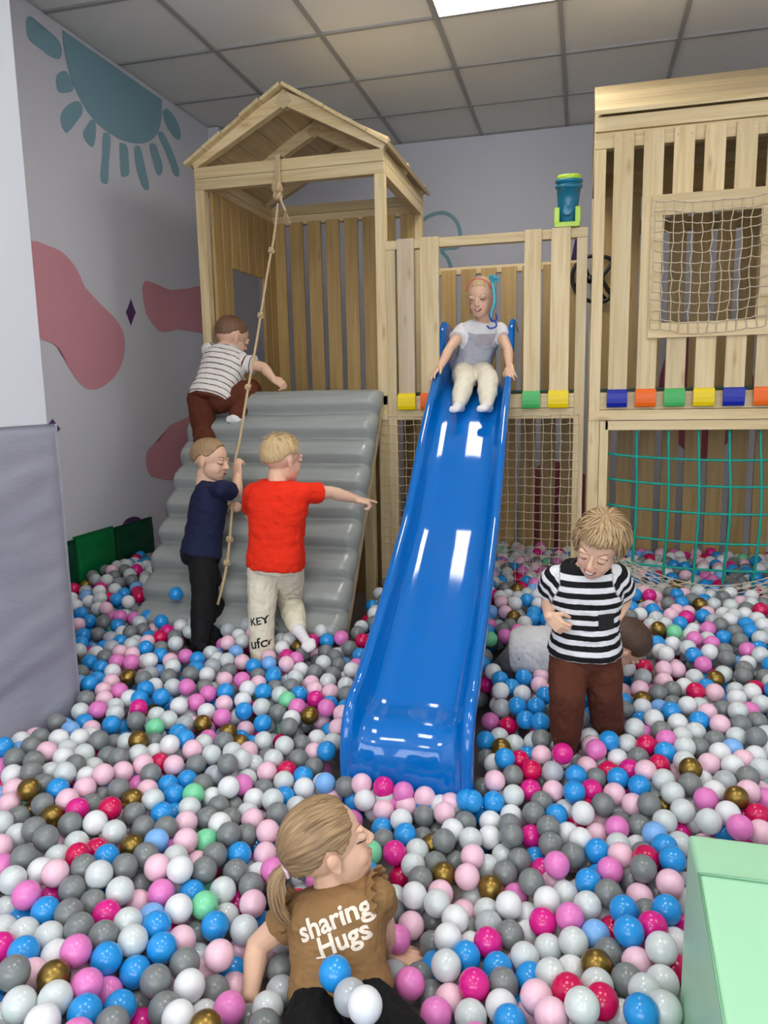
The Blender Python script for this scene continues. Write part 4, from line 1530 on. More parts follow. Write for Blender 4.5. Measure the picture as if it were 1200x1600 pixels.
# ---- girl at the top of the slide
J = dict(P=S(737, 578, 3.90), C=S(753, 510, 3.86), H=S(752, 465, 3.80), hf=(-.16, -.92, -.26), hu=(-.05, -.2, 1), hr=(-1, 0, 0), sr=(-1, -.02, .02),
         elR=S(702, 545, 3.73), wrR=S(688, 574, 3.67), elL=S(794, 546, 3.74), wrL=S(796, 572, 3.68),
         handR=dict(d=(-.5, -.6, -.6), nrm=(.2, -.2, -1), thumb=(.9, -.4, 0), curl=(.15, .12, .12, .2), spread=.24, tcurl=.05), handL=dict(d=(.1, -.6, -.55), nrm=(.3, -.2, -.8), thumb=(-1, -.1, 0), curl=(.3, .35, .35, .4), spread=.14),
         hipR=S(724, 582, 3.86), hipL=S(752, 582, 3.86), knR=S(727, 594, 3.62), anR=S(716, 634, 3.47), toeR=S(709, 641, 3.41), knL=S(763, 594, 3.62), anL=S(760, 634, 3.47), toeL=S(752, 640, 3.41),
         fupR=V((-.1, -.5, .8)).normalized(), fupL=V((-.1, -.5, .8)).normalized(), eyes='smile', mouth='smile', brow=base_mat('pale_brow', (176, 140, 104), .8), hem=.026)
t4, h4, b4, J4 = build_kid('person', 'person with a blue hair ribbon sitting at the slide top', (J['P'].x, J['P'].y, FLOOR), J, .92, shirt=striped('white_grey_shirt', (228, 226, 228), (172, 174, 184), 10.0, .029), pants=cloth('cream_fleece', (222, 214, 194)), sock=SOCK,
                            sleeve=.45, sleeve_r=.043, shirt_t0=-.02, leg_grow=.012, pants_hem=.94)
gh = hair_mat('pale_blond_hair', (214, 184, 142), .62)
hair_cap(t4, h4, gh, .006, seed=11, pole=(0, .3, -1), line=[(0, .50), (25, .47), (45, .34), (60, .05), (75, -.35), (90, -.45), (110, -.5), (180, -.7)])
# grey front panel of the shirt, headband, ribbon
fb = J4['shirt_obj']
patch(t4, 'shirt_print', fb, S(755, 530, 3.75), X_, (J4['C'] - J4['P']).normalized(), -Y_, .085, .060, noisy(base_mat('rose_grey_print', (168, 160, 168), .8), amt=.18, nscale=28), .0018, 12)
arc = [on_skin(b4, h4.p(.070 * math.sin(a), .02, .025 + .078 * math.cos(a)), (h4.R * math.sin(a) + h4.U * math.cos(a)).normalized(), .0085) for a in [(-1.35 + 2.7 * i / 16) for i in range(17)]]
arc = [p + h4.F * .018 for p in arc]
part(t4, 'headband', tube(arc, .0028, 8), base_mat('coral_headband', (226, 96, 96), .5), True)
rb = [V(p) for p in (S(768, 434, 3.76), S(771, 450, 3.72), S(773, 470, 3.71), S(769, 485, 3.71), S(767, 497, 3.71), S(774, 503, 3.71), S(775, 510, 3.71), S(766, 513, 3.71), S(761, 509, 3.71))]
rib = spline(rb, 6)
m_t, m_b = base_mat('teal_ribbon', (70, 168, 190), .35), base_mat('blue_ribbon', (24, 66, 168), .35)
part(t4, 'hair_ribbon', tube(rib[:25], [.0075] * 25, 8, flat=.5), m_t, True)
part(t4, 'hair_ribbon', tube(rib[24:], [.0075] * (len(rib) - 24), 8, flat=.6), m_b, True, 'dark blue end of ribbon')
rb2 = spline([S(770, 480, 3.72), S(765, 492, 3.71), S(769, 502, 3.71), S(776, 498, 3.71), S(774, 490, 3.71)], 6)
part(t4, 'hair_ribbon', tube(rb2, .0055, 8, flat=.6), m_b, True, 'curled strand of blue ribbon')
bow = []
for a in (0, 1, 2):
    c = S(768 + 3 * a, 433 + 2 * a, 3.74)
    bow.append(tube(spline([c + V((-.010, 0, -.004)), c + V((0, -.006, .008)), c + V((.011, 0, .003)), c + V((.002, .004, -.009))], 5, True), .0058, 6, True))
part(t4, 'bow', join(bow), m_t, True)
pt = []
rnd = random.Random(4)
for k in range(16):
    a = h4.p(-.060 + rnd.uniform(-.006, .006), .0 + rnd.uniform(-.02, .02), -.03)
    b = h4.p(-.062 + rnd.uniform(-.006, .006) * 2, .01 + rnd.uniform(-.02, .02), -.10 + rnd.uniform(-.02, .01))
    pt.append(([a, a.lerp(b, .5) + h4.R * -.004, b], .0032))
    a = h4.p(.066, -.01 + rnd.uniform(-.02, .02), -.02)
    b = h4.p(.066 + rnd.uniform(-.006, .006), rnd.uniform(-.02, .02), -.115 + rnd.uniform(-.02, .01))
    pt.append(([a, a.lerp(b, .5) + h4.R * .004, b], .0034))
locks(t4, gh, pt, 'hair_strands')

# ---- toddler in the black and white striped shirt
J = dict(P=S(914, 1012, 2.34), C=S(915, 893, 2.30), H=S(937, 852, 2.22), hf=(-.30, -.80, -.42), hu=(.12, -.42, .9), hr=(-.98, .12, 0), sr=(-.99, -.02, -.05),
         elR=S(857, 935, 2.36), wrR=S(858, 962, 2.24), elL=S(976, 935, 2.38), wrL=S(966, 962, 2.30),
         handR=dict(d=(.55, -.3, -.45), nrm=(.5, .6, -.2), thumb=(.5, -.3, .8), curl=(.7, .75, .8, .8), tcurl=.5), handL=dict(d=(-.4, -.1, -.7), nrm=(-.5, .3, -.2), thumb=(-.5, -.5, .5), curl=(.6, .6, .7, .7)),
         knR=S(886, 1085, 2.24), anR=S(884, 1170, 2.27), toeR=S(876, 1195, 2.20), knL=S(944, 1082, 2.32), anL=S(954, 1160, 2.40), toeL=S(962, 1180, 2.34), eyes='down', mouth='smile', brow=base_mat('sandy_brow', (150, 118, 84), .8), collar=BLACKP)
t5, h5, b5, J5 = build_kid('person', 'curly blond person in black and white striped shirt standing in the balls', (J['P'].x, J['P'].y, FLOOR), J, .92, shirt=striped('black_white_stripe', (226, 226, 228), (22, 22, 24), .034, .52, .1),
                            pants=cloth('dark_brown_cotton', (84, 44, 30)), sock=SOCK, sleeve=.66, sleeve_r=.046, grow=.020, leg_grow=.018, shirt_t0=-.02, pants_hem=.95)
ch = hair_mat('curly_blond_hair', (186, 158, 118), .5)
hair_cap(t5, h5, ch, .010, seed=15, rough=.004, line=[(0, .30), (30, .28), (45, .15), (60, -.15), (75, -.4), (90, -.5), (110, -.6), (180, -.75)])
pt = []
rnd = random.Random(9)
for k in range(420):
    a = rnd.uniform(-math.pi, math.pi)
    az = abs(math.degrees(a))
    th = math.acos(1 - rnd.uniform(0, 1.0 if az < 50 else 1.30))
    L = rnd.uniform(.045, .075)
    ph0 = rnd.uniform(0, 6.28)
    sw_ = rnd.uniform(-.35, .35)
    lift = rnd.uniform(.0, .007)
    pts = []
    for i in range(11):
        u = i / 10
        t_ = th + u * L / .085
        aa = a + sw_ * u * .5
        if t_ > 1.28 and az < 50: break
        if t_ > 2.15: break
        e = .009 + lift * math.sin(u * 2.4) + (.006 * u * u if az > 60 else .001 * u) + .0016 * math.sin(ph0 + u * 7)
        x, y, z = math.sin(t_) * math.sin(aa), math.sin(t_) * math.cos(aa), math.cos(t_)
        q = h5.p(x * (.070 + e), -.012 + y * (.088 + e), .025 + z * (.076 + e))
        q += (h5.R * math.cos(a) - h5.F * math.sin(a)) * .0030 * math.sin(ph0 + u * 6)
        pts.append(q)
    if len(pts) > 3:
        pt.append((pts, rnd.uniform(.0040, .0065)))
locks(t5, ch, pt, 'curls', 6, .45)
so5 = J5['shirt_obj']
ax5 = (J5['C'] - J5['P']).normalized()
rt5, up5, out5 = V((.99, -.02, .05)), (ax5 - V((.99, -.02, .05)) * ax5.dot(V((.99, -.02, .05)))).normalized(), V((0, -1, .02))
patch(t5, 'shirt_label', so5, S(948, 978, 2.2), rt5, up5, out5, .046, .050, BLACKP, .0016, 10)

# ---- child lying in the balls behind the toddler
J = dict(P=S(826, 1016, 2.82), C=S(925, 1014, 2.78), H=S(975, 1006, 2.74), hf=(.45, .35, -.82), hu=(.9, -.05, .3), hr=(.05, -1, .05), sr=(.05, -1, .1),
         elR=S(945, 1075, 2.72), wrR=S(985, 1095, 2.70), elL=S(950, 1030, 3.0), wrL=S(990, 1040, 2.98), handR=dict(d=(1, 0, -.1), nrm=(0, 0, -1), thumb=(0, .8, 0)), handL=dict(d=(1, 0, -.1), nrm=(0, 0, -1), thumb=(0, -.8, 0)),
         knR=V((-.33, 3.0, -1.20)), anR=V((-.16, 3.16, -1.20)), toeR=V((-.06, 3.2, -1.22)), knL=V((-.28, 3.14, -1.19)), anL=V((-.10, 3.3, -1.2)), toeL=V((0.0, 3.34, -1.22)), eyes='down')
t6, h6, b6, J6 = build_kid('person', 'person in a pale grey shirt lying face down in the balls', (J['P'].x, J['P'].y, FLOOR), J, .95, shirt=cloth('pale_grey_cotton', (206, 206, 208)), pants=cloth('mid_grey_jersey', (120, 122, 124)), sleeve=.6, sleeve_r=.042, pants_hem=.9, grow=.018, shirt_t0=-.22)
hair_cap(t6, h6, hair_mat('short_dark_brown_hair', (84, 62, 46), .6), .007, seed=21, freq=1.8)

# ---- girl in the brown shirt sitting in front
J = dict(P=S(533, 1560, 1.30), C=S(522, 1397, 1.385), H=S(514, 1322, 1.40), hf=(.76, .56, .22), hu=(-.28, .06, .95), hr=(-.98, -.10, -.03), sr=(-.90, -.10, -.30),
         elR=S(402, 1478, 1.34), wrR=S(392, 1552, 1.27), elL=S(597, 1432, 1.45), wrL=S(607, 1486, 1.49),
         handR=dict(d=(-.05, -.25, -.9), nrm=(-.2, -.6, .2), thumb=(.8, -.4, 0), curl=(.3, .3, .35, .4)), handL=dict(d=(.86, -.05, -.10), nrm=(0, -.05, -1), thumb=(.1, .9, 0), curl=(.06, .05, .06, .08), spread=.22, tcurl=.02),
         hipR=S(500, 1572, 1.26), hipL=S(566, 1572, 1.26), knR=V((-.43, .98, -1.165)), anR=V((-.30, .80, -1.24)), toeR=V((-.22, .78, -1.26)), knL=V((-.165, 1.07, -1.20)), anL=V((-.25, .90, -1.24)), toeL=V((-.29, .84, -1.26)),
         eyes='down', collar=cloth('brown_rib', (128, 96, 62)), brow=base_mat('fair_brow', (170, 136, 100), .8))
J['P'].z = max(J['P'].z, -1.21)
brown = cloth('tan_cotton', (142, 108, 70))
t7, h7, b7, J7 = build_kid('person', 'person with a ponytail in a tan printed shirt sitting among the balls', (J['P'].x, J['P'].y, FLOOR), J, 1.0, shirt=brown, pants=cloth('black_leggings', (16, 16, 17)), sock=bsock, sleeve=.42, sleeve_r=.039, shirt_t0=-.10, voxel=.0036, grow=.009, pants_hem=.98, wr_amp=.0035)
hm7 = hair_mat('ash_blond_hair', (160, 132, 96), .55)
hair_cap(t7, h7, hm7, .008, seed=31, pole=(0, -.93, -.12), rough=.003, freq=1.25, line=[(0, .62), (18, .58), (34, .40), (46, .10), (60, -.20), (74, -.42), (84, -.20), (94, -.10), (104, -.40), (125, -.58), (180, -.72)])
tie = h7.p(0, -.100, -.004)
pt = []
rnd = random.Random(12)
for k in range(70):
    a = rnd.uniform(0, 6.28); r = rnd.uniform(0, .012)
    s0 = tie + h7.R * math.cos(a) * r + h7.U * math.sin(a) * r
    b1_ = rnd.uniform(.8, 1.15)
    w1 = math.cos(a) * .016 + rnd.uniform(-.006, .006)
    b1_ += math.sin(a) * .42
    q1 = s0 + (-h7.F * .026 - h7.U * .012) * b1_ + h7.R * w1 * .6
    q2 = s0 + (-h7.F * .034 - h7.U * .05) * b1_ + h7.R * w1
    q3 = s0 + (-h7.F * .030 - h7.U * .085 * b1_) + h7.R * w1 + h7.R * rnd.uniform(-.006, .006)
    q4 = s0 + (-h7.F * .020 - h7.U * .115 * b1_) + h7.R * w1 * .8
    pt.append((spline([s0 + h7.F * .008, s0, q1, q2, q3, q4], 3), rnd.uniform(.0052, .0072)))
locks(t7, hm7, pt, 'ponytail', 6, .6)
rg = []
for i in range(20):
    a = 2 * math.pi * i / 20
    rg.append(tie - h7.F * .002 + (h7.R * math.cos(a) + h7.U * math.sin(a)) * (.0155 + .0012 * math.sin(5 * a)))
part(t7, 'hair_tie', tube(rg, .0052, 8, True), base_mat('pale_pink_tie', (232, 206, 220), .7), True)
# loose fine strands combed back along the temple
pt = []
for k in range(90):
    a = rnd.uniform(-2.6, 2.6)
    y0 = rnd.uniform(-.2, .55)
    pts = []
    for i in range(7):
        u = i / 6
        y = y0 + (-.97 - y0) * u
        r = math.sqrt(max(.0, 1 - y * y))
        x, z = r * math.sin(a), r * math.cos(a) + (-.0)
        if i == 0 and z < .05: break
        e = .0095 + .0015 * math.sin(u * 3)
        pts.append(h7.p(x * (.070 + e), -.012 + y * (.088 + e), .025 + (z * (1 - u * .25) - .2 * u * u) * (.076 + e)))
    if len(pts) > 4: pt.append((pts, .0016))
locks(t7, hm7, pt, 'hair_strands', 5, .5)
so7 = J7['shirt_obj']
# frilled shoulders
for s, q in (('R', 1), ('L', -1)):
    shp, elp = J7['sh' + s] if ('sh' + s) in J7 else J7['C'] + V(J7['sr']).normalized() * q * .098 - (J7['C'] - J7['P']).normalized() * .022, J7['el' + s]
    sr7 = V(J7['sr']).normalized() * q
    ax7 = (J7['C'] - J7['P']).normalized()
    f7 = ax7.cross(V(J7['sr']).normalized())
    vs = []
    cen_ = shp - sr7 * .012
    n1, n2 = 60, 6
    for i in range(n1):
        a = -2.2 + 4.4 * i / (n1 - 1)
        d = ax7 * math.cos(a) + f7 * math.sin(a)
        for j in range(n2):
            u = j / (n2 - 1)
            rr_ = .042 + .013 * u + .0035 * math.sin(i * 1.15) * u
            vs.append(cen_ + d * rr_ + sr7 * (.022 * u + .006 * math.cos(i * 1.15) * u))
    fr = mesh('shoulder_frill', vs, grid_faces(n1, n2), brown, t7, True)
    mo = fr.modifiers.new('t', 'SOLIDIFY'); mo.thickness = .0022
ax7 = (J7['C'] - J7['P']).normalized()
chest = J7['P'].lerp(J7['C'], .60)
f7 = ax7.cross(V(J7['sr']).normalized()).normalized()
rt7 = (-V(J7['sr']).normalized())
cx_ = (project(chest)[0], project(chest)[1])
out7 = f7
org1 = S(541, 1434, 1.33)
up7 = (ax7 * 1.0 + rt7 * -.05).normalized()
rt7b = (rt7 - up7 * rt7.dot(up7)).normalized()
rt7c = (rt7b + up7 * .22).normalized(); up7c = (up7 - rt7c * up7.dot(rt7c)).normalized()
print_on(t7, 'shirt_lettering', 'sharing', so7, S(536, 1446, 1.33), rt7c, up7c, out7, .054, WHITEP, .0014, 0, .0012)
print_on(t7, 'shirt_lettering', "Hugs", so7, S(556, 1474, 1.33), rt7c, up7c, out7, .052, WHITEP, .0014, 0, .0012)
patch(t7, 'shirt_small_print', so7, S(524, 1486, 1.33), rt7b, up7, out7, .020, .003, WHITEP, .0012, 4)
# -------------------------------------------------------------------- balls
R_ = .032
BC = {'b': ('blue', (38, 148, 222), .18), 'w': ('white', (226, 228, 230), .2), 'p': ('pearly white', (206, 213, 213), .16), 'g': ('dark grey', (122, 127, 127), .22),
      's': ('pale pink', (238, 196, 212), .2), 'm': ('orchid pink', (226, 124, 192), .2), 'f': ('magenta', (218, 34, 138), .18), 'r': ('crimson', (206, 14, 84), .18),
      'l': ('light blue', (124, 178, 236), .2), 'n': ('mint green', (122, 214, 162), .2), 'o': ('gold', (142, 116, 58), .32), 'a': ('silver grey', (172, 178, 184), .2)}
BM = {}
for c, (nm, rgb, ro) in BC.items():
    m = base_mat(nm.replace(' ', '_') + '_ball_plastic', rgb, ro, spec=.5, metal=.85 if c == 'o' else 0)
    b = m.node_tree.nodes['Principled BSDF']
    if c in 'pa':
        b.inputs['Sheen Weight'].default_value = .3
        b.inputs['Coat Weight'].default_value = .3
    if c in 'wpas':
        b.inputs['Subsurface Weight'].default_value = .15
        b.inputs['Subsurface Radius'].default_value = (.02, .02, .02)
        b.inputs['Subsurface Scale'].default_value = .5
    BM[c] = m
BAKED = """26,1252,-1114p 130,1266,-1118b -28,1255,-1149s 187,1292,-1126p -105,1256,-1181b 62,1299,-1138r -919,989,-1115w -815,1043,-1147g -58,1309,-1164s 
-713,1102,-1164w 143,1337,-1134p 1,1330,-1155r 101,1320,-1184w -183,1286,-1213p -878,1050,-1140b -126,1312,-1202w -252,1283,-1220m 56,1362,-1160p 
-940,1049,-1123p -649,1181,-1201m -68,1327,-1225s -764,1135,-1185g -33,1381,-1170p -185,1347,-1195f 179,1387,-1150p -396,1276,-1223w 114,1389,-1160g 
-998,1022,-1124p -583,1217,-1218p -844,1107,-1174b 67,1349,-1229p -912,1104,-1137m -7,1359,-1224m -129,1376,-1207g -743,1195,-1181w 182,1446,-1122p 
-234,1342,-1237s 56,1425,-1168o -706,1179,-1230p -809,1179,-1170g -1042,1061,-1098g -981,1097,-1126o -321,1353,-1225m -812,1127,-1226f 
-250,1391,-1200p -75,1409,-1210b 105,1401,-1223p 137,1448,-1167s -94,1373,-1260b -439,1315,-1249a -578,1279,-1234a -635,1241,-1249g -899,1143,-1186m 
7,1441,-1205w -170,1389,-1257s -923,1182,-1143b -782,1246,-1180g -978,1161,-1119m -714,1242,-1229g 123,1502,-1138b -279,1376,-1266g -146,1436,-1222b 
-869,1198,-1177b 209,1464,-1179r -725,1289,-1184s -487,1355,-1235b -216,1444,-1215b 83,1485,-1184g -1042,1107,-1142s -851,1180,-1235g -92,1470,-1215p 
-324,1414,-1243g -843,1259,-1165b 10,1501,-1184p -902,1244,-1146p -606,1336,-1234g -102,1436,-1268r -677,1290,-1251s -982,1161,-1183s 174,1539,-1146f 
-812,1237,-1238s -174,1492,-1211f -964,1231,-1137g -263,1486,-1212w -1035,1170,-1148w -763,1286,-1236s -43,1511,-1218p -1092,1144,-1130b 
57,1543,-1190l -189,1470,-1268g -377,1439,-1268a -884,1307,-1156b -289,1462,-1268b -830,1316,-1190s 1,1571,-1178m -129,1536,-1219g -660,1366,-1251s 
-1027,1236,-1133g -112,1499,-1268s 221,1554,-1187w -945,1291,-1147p 208,1593,-1139b 118,1592,-1155b -892,1275,-1211g -719,1336,-1264b -58,1570,-1200f 
-780,1377,-1191b 161,1564,-1205m -719,1399,-1206p -257,1550,-1212w -1156,1149,-1137f -1084,1210,-1145p -384,1499,-1248m -217,1526,-1256w 
-804,1335,-1245p -867,1372,-1159w -181,1572,-1230a 40,1622,-1179p -306,1524,-1268g -1008,1304,-1148f 96,1597,-1215r 169,1625,-1179g -649,1426,-1268a 
-925,1352,-1177l -307,1588,-1207p -1081,1273,-1135g -827,1418,-1177n -93,1587,-1251w -732,1398,-1268s -1148,1211,-1147p -24,1603,-1242p 
-140,1624,-1210w -52,1642,-1196w -364,1559,-1254s -731,1473,-1197s 87,1663,-1169g -1110,1210,-1203r -835,1389,-1232g -1014,1366,-1134p 
-229,1588,-1268g -787,1443,-1220p -936,1412,-1160m -1144,1274,-1141b -1065,1333,-1152g -913,1462,-1128w 226,1698,-1145s -896,1405,-1220s 
-194,1636,-1246p 73,1660,-1231p 159,1688,-1185s -319,1603,-1268g 168,1723,-1133g -880,1454,-1182b -1211,1217,-1157p -417,1595,-1257g -817,1490,-1188p 
-98,1650,-1251w 43,1708,-1178b -11,1689,-1207p -92,1697,-1192g -1079,1382,-1113p -310,1650,-1226s -33,1731,-1159m -992,1398,-1187s -761,1530,-1195g 
-1202,1285,-1118m -1125,1343,-1133g -976,1464,-1134s -252,1648,-1268s 94,1744,-1164m -723,1579,-1180m -878,1514,-1160g -251,1701,-1206s 
-191,1696,-1225o -366,1676,-1214g -372,1639,-1267p 238,1764,-1125b -1049,1438,-1127g -1084,1344,-1212b 205,1731,-1196g -130,1705,-1244m 
-1183,1360,-1111s -935,1485,-1187w -1215,1277,-1180b -817,1559,-1186g -797,1523,-1247f -313,1712,-1218o -1138,1404,-1120g 180,1784,-1145r 
23,1738,-1231p -40,1745,-1221s 148,1760,-1195g -431,1662,-1267p -963,1525,-1147p -1022,1454,-1187g -161,1754,-1218g -236,1710,-1268p -1030,1499,-1133g 
-246,1766,-1193s -881,1577,-1161g 121,1806,-1160s -774,1597,-1214w -1190,1353,-1174f -1275,1326,-1120p -397,1732,-1218p -1118,1465,-1129b 
227,1826,-1134b 5,1817,-1185g -1275,1301,-1179p -835,1620,-1180b -1242,1380,-1129w 66,1833,-1174b -344,1767,-1229g -69,1801,-1229f -969,1588,-1140s 
-1186,1447,-1124r -130,1809,-1214g -454,1760,-1209f -779,1658,-1196s -936,1578,-1193s 179,1842,-1173g -211,1796,-1237p -52,1845,-1181g 
-1038,1562,-1135l -744,1642,-1247g -880,1654,-1150g -331,1818,-1193g -154,1855,-1175g -433,1746,-1268r -400,1795,-1218p 119,1868,-1172p 
-1097,1541,-1147o -1305,1399,-1115g 209,1887,-1140l -263,1847,-1197p -298,1809,-1247g -814,1642,-1247w -794,1712,-1166s -939,1637,-1168n 
24,1882,-1179w -1248,1448,-1139p 410,1893,-1096m -1178,1506,-1147r -1014,1596,-1183m -175,1849,-1235p -92,1860,-1239b 48,1864,-1235g 342,1917,-1103p 
-60,1908,-1171g 271,1897,-1165p -855,1704,-1181g -443,1841,-1205b -1049,1625,-1139g -1297,1470,-1105g 169,1902,-1193w -318,1880,-1199w 
-370,1849,-1233o -929,1699,-1155w -1166,1567,-1131p -217,1892,-1212w -1361,1391,-1144m 119,1933,-1163m -503,1832,-1226g -165,1919,-1186g 
239,1944,-1135p -1241,1512,-1140p 464,1918,-1118s -1112,1619,-1142g -106,1921,-1213f -9,1933,-1199w 393,1955,-1097w 30,1965,-1150w -1021,1681,-1153s 
-784,1764,-1216b 177,1958,-1165g -1227,1574,-1116w -802,1798,-1165g -864,1766,-1173s 67,1950,-1200s -302,1891,-1260g 287,1981,-1119p 203,1993,-1118g 
-103,1970,-1172g -468,1899,-1200w -291,1938,-1206g -1329,1479,-1160p -1287,1551,-1115g -1356,1499,-1107g -983,1730,-1164g -222,1955,-1206w 
-41,1984,-1178b -406,1900,-1248g -927,1759,-1176g -1096,1685,-1138b -1412,1439,-1128s -352,1948,-1191s 278,1968,-1180f 84,2012,-1145g -523,1893,-1231b 
470,1981,-1109r -278,1986,-1166b -166,1984,-1196w 349,2016,-1098m 392,1978,-1156b 131,1996,-1185g -1225,1638,-1112r 18,1991,-1208r -1044,1741,-1147p 
425,2020,-1086o -413,1950,-1210g 268,2040,-1103p -791,1827,-1221w -1173,1669,-1139g -1265,1581,-1168g 6,2045,-1135b -1315,1542,-1171s -220,2012,-1177b 
165,2035,-1148s -84,2031,-1170g 216,2015,-1181w -842,1858,-1162p -902,1816,-1188p 318,2016,-1171p -1413,1503,-1136p -165,2040,-1165p -983,1795,-1166g 
77,2022,-1209s -374,1957,-1260g -777,1881,-1190p -534,1952,-1210s -470,1975,-1199s -1312,1614,-1113f -327,2009,-1199g -18,2042,-1194p 
-1152,1731,-1130p -594,1961,-1189w 317,2080,-1092g 117,2075,-1144s -223,2070,-1142s -1369,1583,-1124o -418,2012,-1193b 185,2089,-1119b 
-975,1849,-1134w -1099,1749,-1178b 379,2073,-1104w 54,2086,-1147f 252,2064,-1161o -1064,1801,-1141n -254,2025,-1229b 464,2070,-1091s -1241,1673,-1163w 
251,2102,-1100p -1472,1512,-1113p -54,2087,-1163s -119,2085,-1167f -539,2011,-1187p 131,2067,-1205w -1215,1726,-1135o -910,1878,-1180w 
-830,1916,-1184b 321,2078,-1158p -964,1849,-1197g -173,2111,-1141g -372,2055,-1195w 10,2128,-1128b -1367,1645,-1109s -1312,1675,-1135g 
-1026,1842,-1171w -783,1958,-1173w -1127,1799,-1150b -484,2038,-1206m -572,1996,-1238w 129,2135,-1127b 326,2141,-1077o 206,2146,-1100s -57,2142,-1131a 
-1424,1615,-1113g -260,2100,-1187g 415,2124,-1097a -605,2025,-1192g -961,1909,-1158m -543,2068,-1158f 513,2095,-1122m -121,2146,-1137r 
-1470,1572,-1132g 68,2148,-1142g 239,2126,-1165p -418,2093,-1174s -1274,1749,-1122g -202,2161,-1115b -740,2005,-1178w -482,2088,-1167m 
-1207,1789,-1140s -662,2039,-1170g -342,2110,-1185s 476,2139,-1084g -854,1973,-1168p -1358,1710,-1108s -908,1943,-1184g -1478,1630,-1083o 
-1076,1878,-1154g -1020,1935,-1111g -1422,1677,-1101b -295,2150,-1167b -17,2168,-1173g 164,2189,-1124f 363,2165,-1124w -808,2017,-1170b 
247,2195,-1103r -1173,1844,-1150b -32,2205,-1119f -1340,1772,-1096s -583,2085,-1204p -90,2175,-1186g -1525,1604,-1118s -1331,1746,-1153g 
318,2206,-1089p 41,2206,-1138s 105,2201,-1143r -1475,1633,-1152o -706,2049,-1215s -161,2203,-1138r -1230,1846,-1121g -459,2119,-1218l -921,2000,-1159s 
-611,2117,-1156s -525,2111,-1208m 447,2196,-1082w -239,2195,-1154w -975,1970,-1174p 515,2158,-1134s -92,2224,-1125s -1138,1896,-1157b -726,2085,-1167l 
387,2215,-1093s -1070,1941,-1157a -1005,1995,-1124p 522,2195,-1082p 69,2248,-1099m -869,2036,-1169r -1484,1691,-1102g -1445,1739,-1086p 
193,2243,-1109g -794,2079,-1169g -1316,1831,-1116s 269,2253,-1089b -1401,1776,-1114w 294,2228,-1143s -222,2249,-1126o 134,2256,-1127w 2,2273,-1105s 
-1277,1845,-1164m -767,2125,-1134b -1556,1657,-1107s -1197,1922,-1128s -1140,1957,-1137g -633,2132,-1214b -925,2063,-1149p -74,2283,-1104g 
327,2274,-1076p -1280,1885,-1116s 108,2296,-1085b -854,2097,-1157g -140,2262,-1152b 485,2247,-1087s -716,2112,-1224p -1540,1713,-1081g 424,2265,-1080w 
-1028,2003,-1188w -984,2042,-1163p -270,2249,-1168g 80,2269,-1159p -1054,2036,-1125p 220,2299,-1093r -1457,1801,-1095g -1358,1876,-1098g 
-1117,2016,-1131p 279,2316,-1078m -912,2124,-1131p 54,2328,-1097w -185,2303,-1135p -820,2151,-1157s -1177,2003,-1114s 162,2321,-1109p 
-1259,1941,-1138r -1519,1766,-1109p -279,2301,-1132b -1611,1663,-1141l -37,2319,-1142w 375,2313,-1093g -1603,1708,-1096w -1325,1930,-1110p 
-126,2327,-1134p -1248,1989,-1098w -1024,2088,-1145s 528,2294,-1093w -1431,1850,-1126p -967,2107,-1168g 467,2312,-1085l -1575,1767,-1079g 
-1103,2077,-1113g -775,2210,-1146p 174,2373,-1075p 329,2356,-1082p -1518,1826,-1090w -876,2181,-1149g -238,2349,-1138p 270,2379,-1078g 
-1171,2066,-1124p 538,2345,-1056g -1303,1986,-1131w -1482,1877,-1099p -999,2154,-1138p -1229,2049,-1105b 426,2361,-1086g -1425,1913,-1119g 
-1357,1982,-1092o -1645,1717,-1144r -1642,1764,-1075g -1073,2129,-1145o 117,2416,-1074g -839,2233,-1152w -1581,1831,-1080s -1128,2103,-1166m 
219,2405,-1108m 375,2400,-1082p 491,2382,-1078p -1470,1937,-1081g -1549,1883,-1096p 252,2439,-1066w 570,2366,-1107w -1256,2064,-1161w 326,2438,-1073w 
-1694,1763,-1113m -1336,2041,-1124g 450,2428,-1061s -1188,2126,-1138m -1644,1839,-1074g -1414,2002,-1114p -1056,2184,-1172b -1487,1938,-1142r 
-1714,1801,-1065b 513,2439,-1061g 394,2459,-1069b -1548,1946,-1088w 64,2487,-1090b 585,2423,-1081p -1602,1914,-1080w 217,2483,-1096b 311,2499,-1061b 
165,2515,-1076g -1473,2016,-1132g -1700,1851,-1102l -1666,1907,-1080g 569,2483,-1065g 426,2513,-1062s 225,2542,-1074w 519,2519,-1050p 
-1750,1889,-1089w 371,2564,-1063w 282,2569,-1084l 483,2569,-1070g 564,2562,-1065m -1767,1949,-1103s """
BK = []
for w_ in BAKED.split():
    a, b, c = w_[:-1].split(',')
    BK.append((V((int(a), int(b), int(c))) / 1000, w_[-1]))
# the three on the girl's lap are laid there below
BK = [q for q in BK if not any(math.hypot(project(q[0])[0] - a, project(q[0])[1] - b) < 9 for a, b in ((523.5, 1520.8), (548.3, 1558.7), (570.2, 1570.4)))]
# keep them out of the people
PC = np.array([tuple(p) for p, c in BK])
BCOL = [c for p, c in BK]


def cap_push(P, margin=.0):
    for a, b, r in CAPS:
        a_, b_ = np.array(a), np.array(b)
        d = b_ - a_; L = max(d @ d, 1e-9)
        t = np.clip(((P - a_) @ d) / L, 0, 1)
        q = a_ + t[:, None] * d
        v = P - q
        l = np.linalg.norm(v, axis=1)
        m = l < r + R_ + margin
        P[m] = q[m] + v[m] / np.maximum(l[m], 1e-6)[:, None] * (r + R_ + margin)
    return P


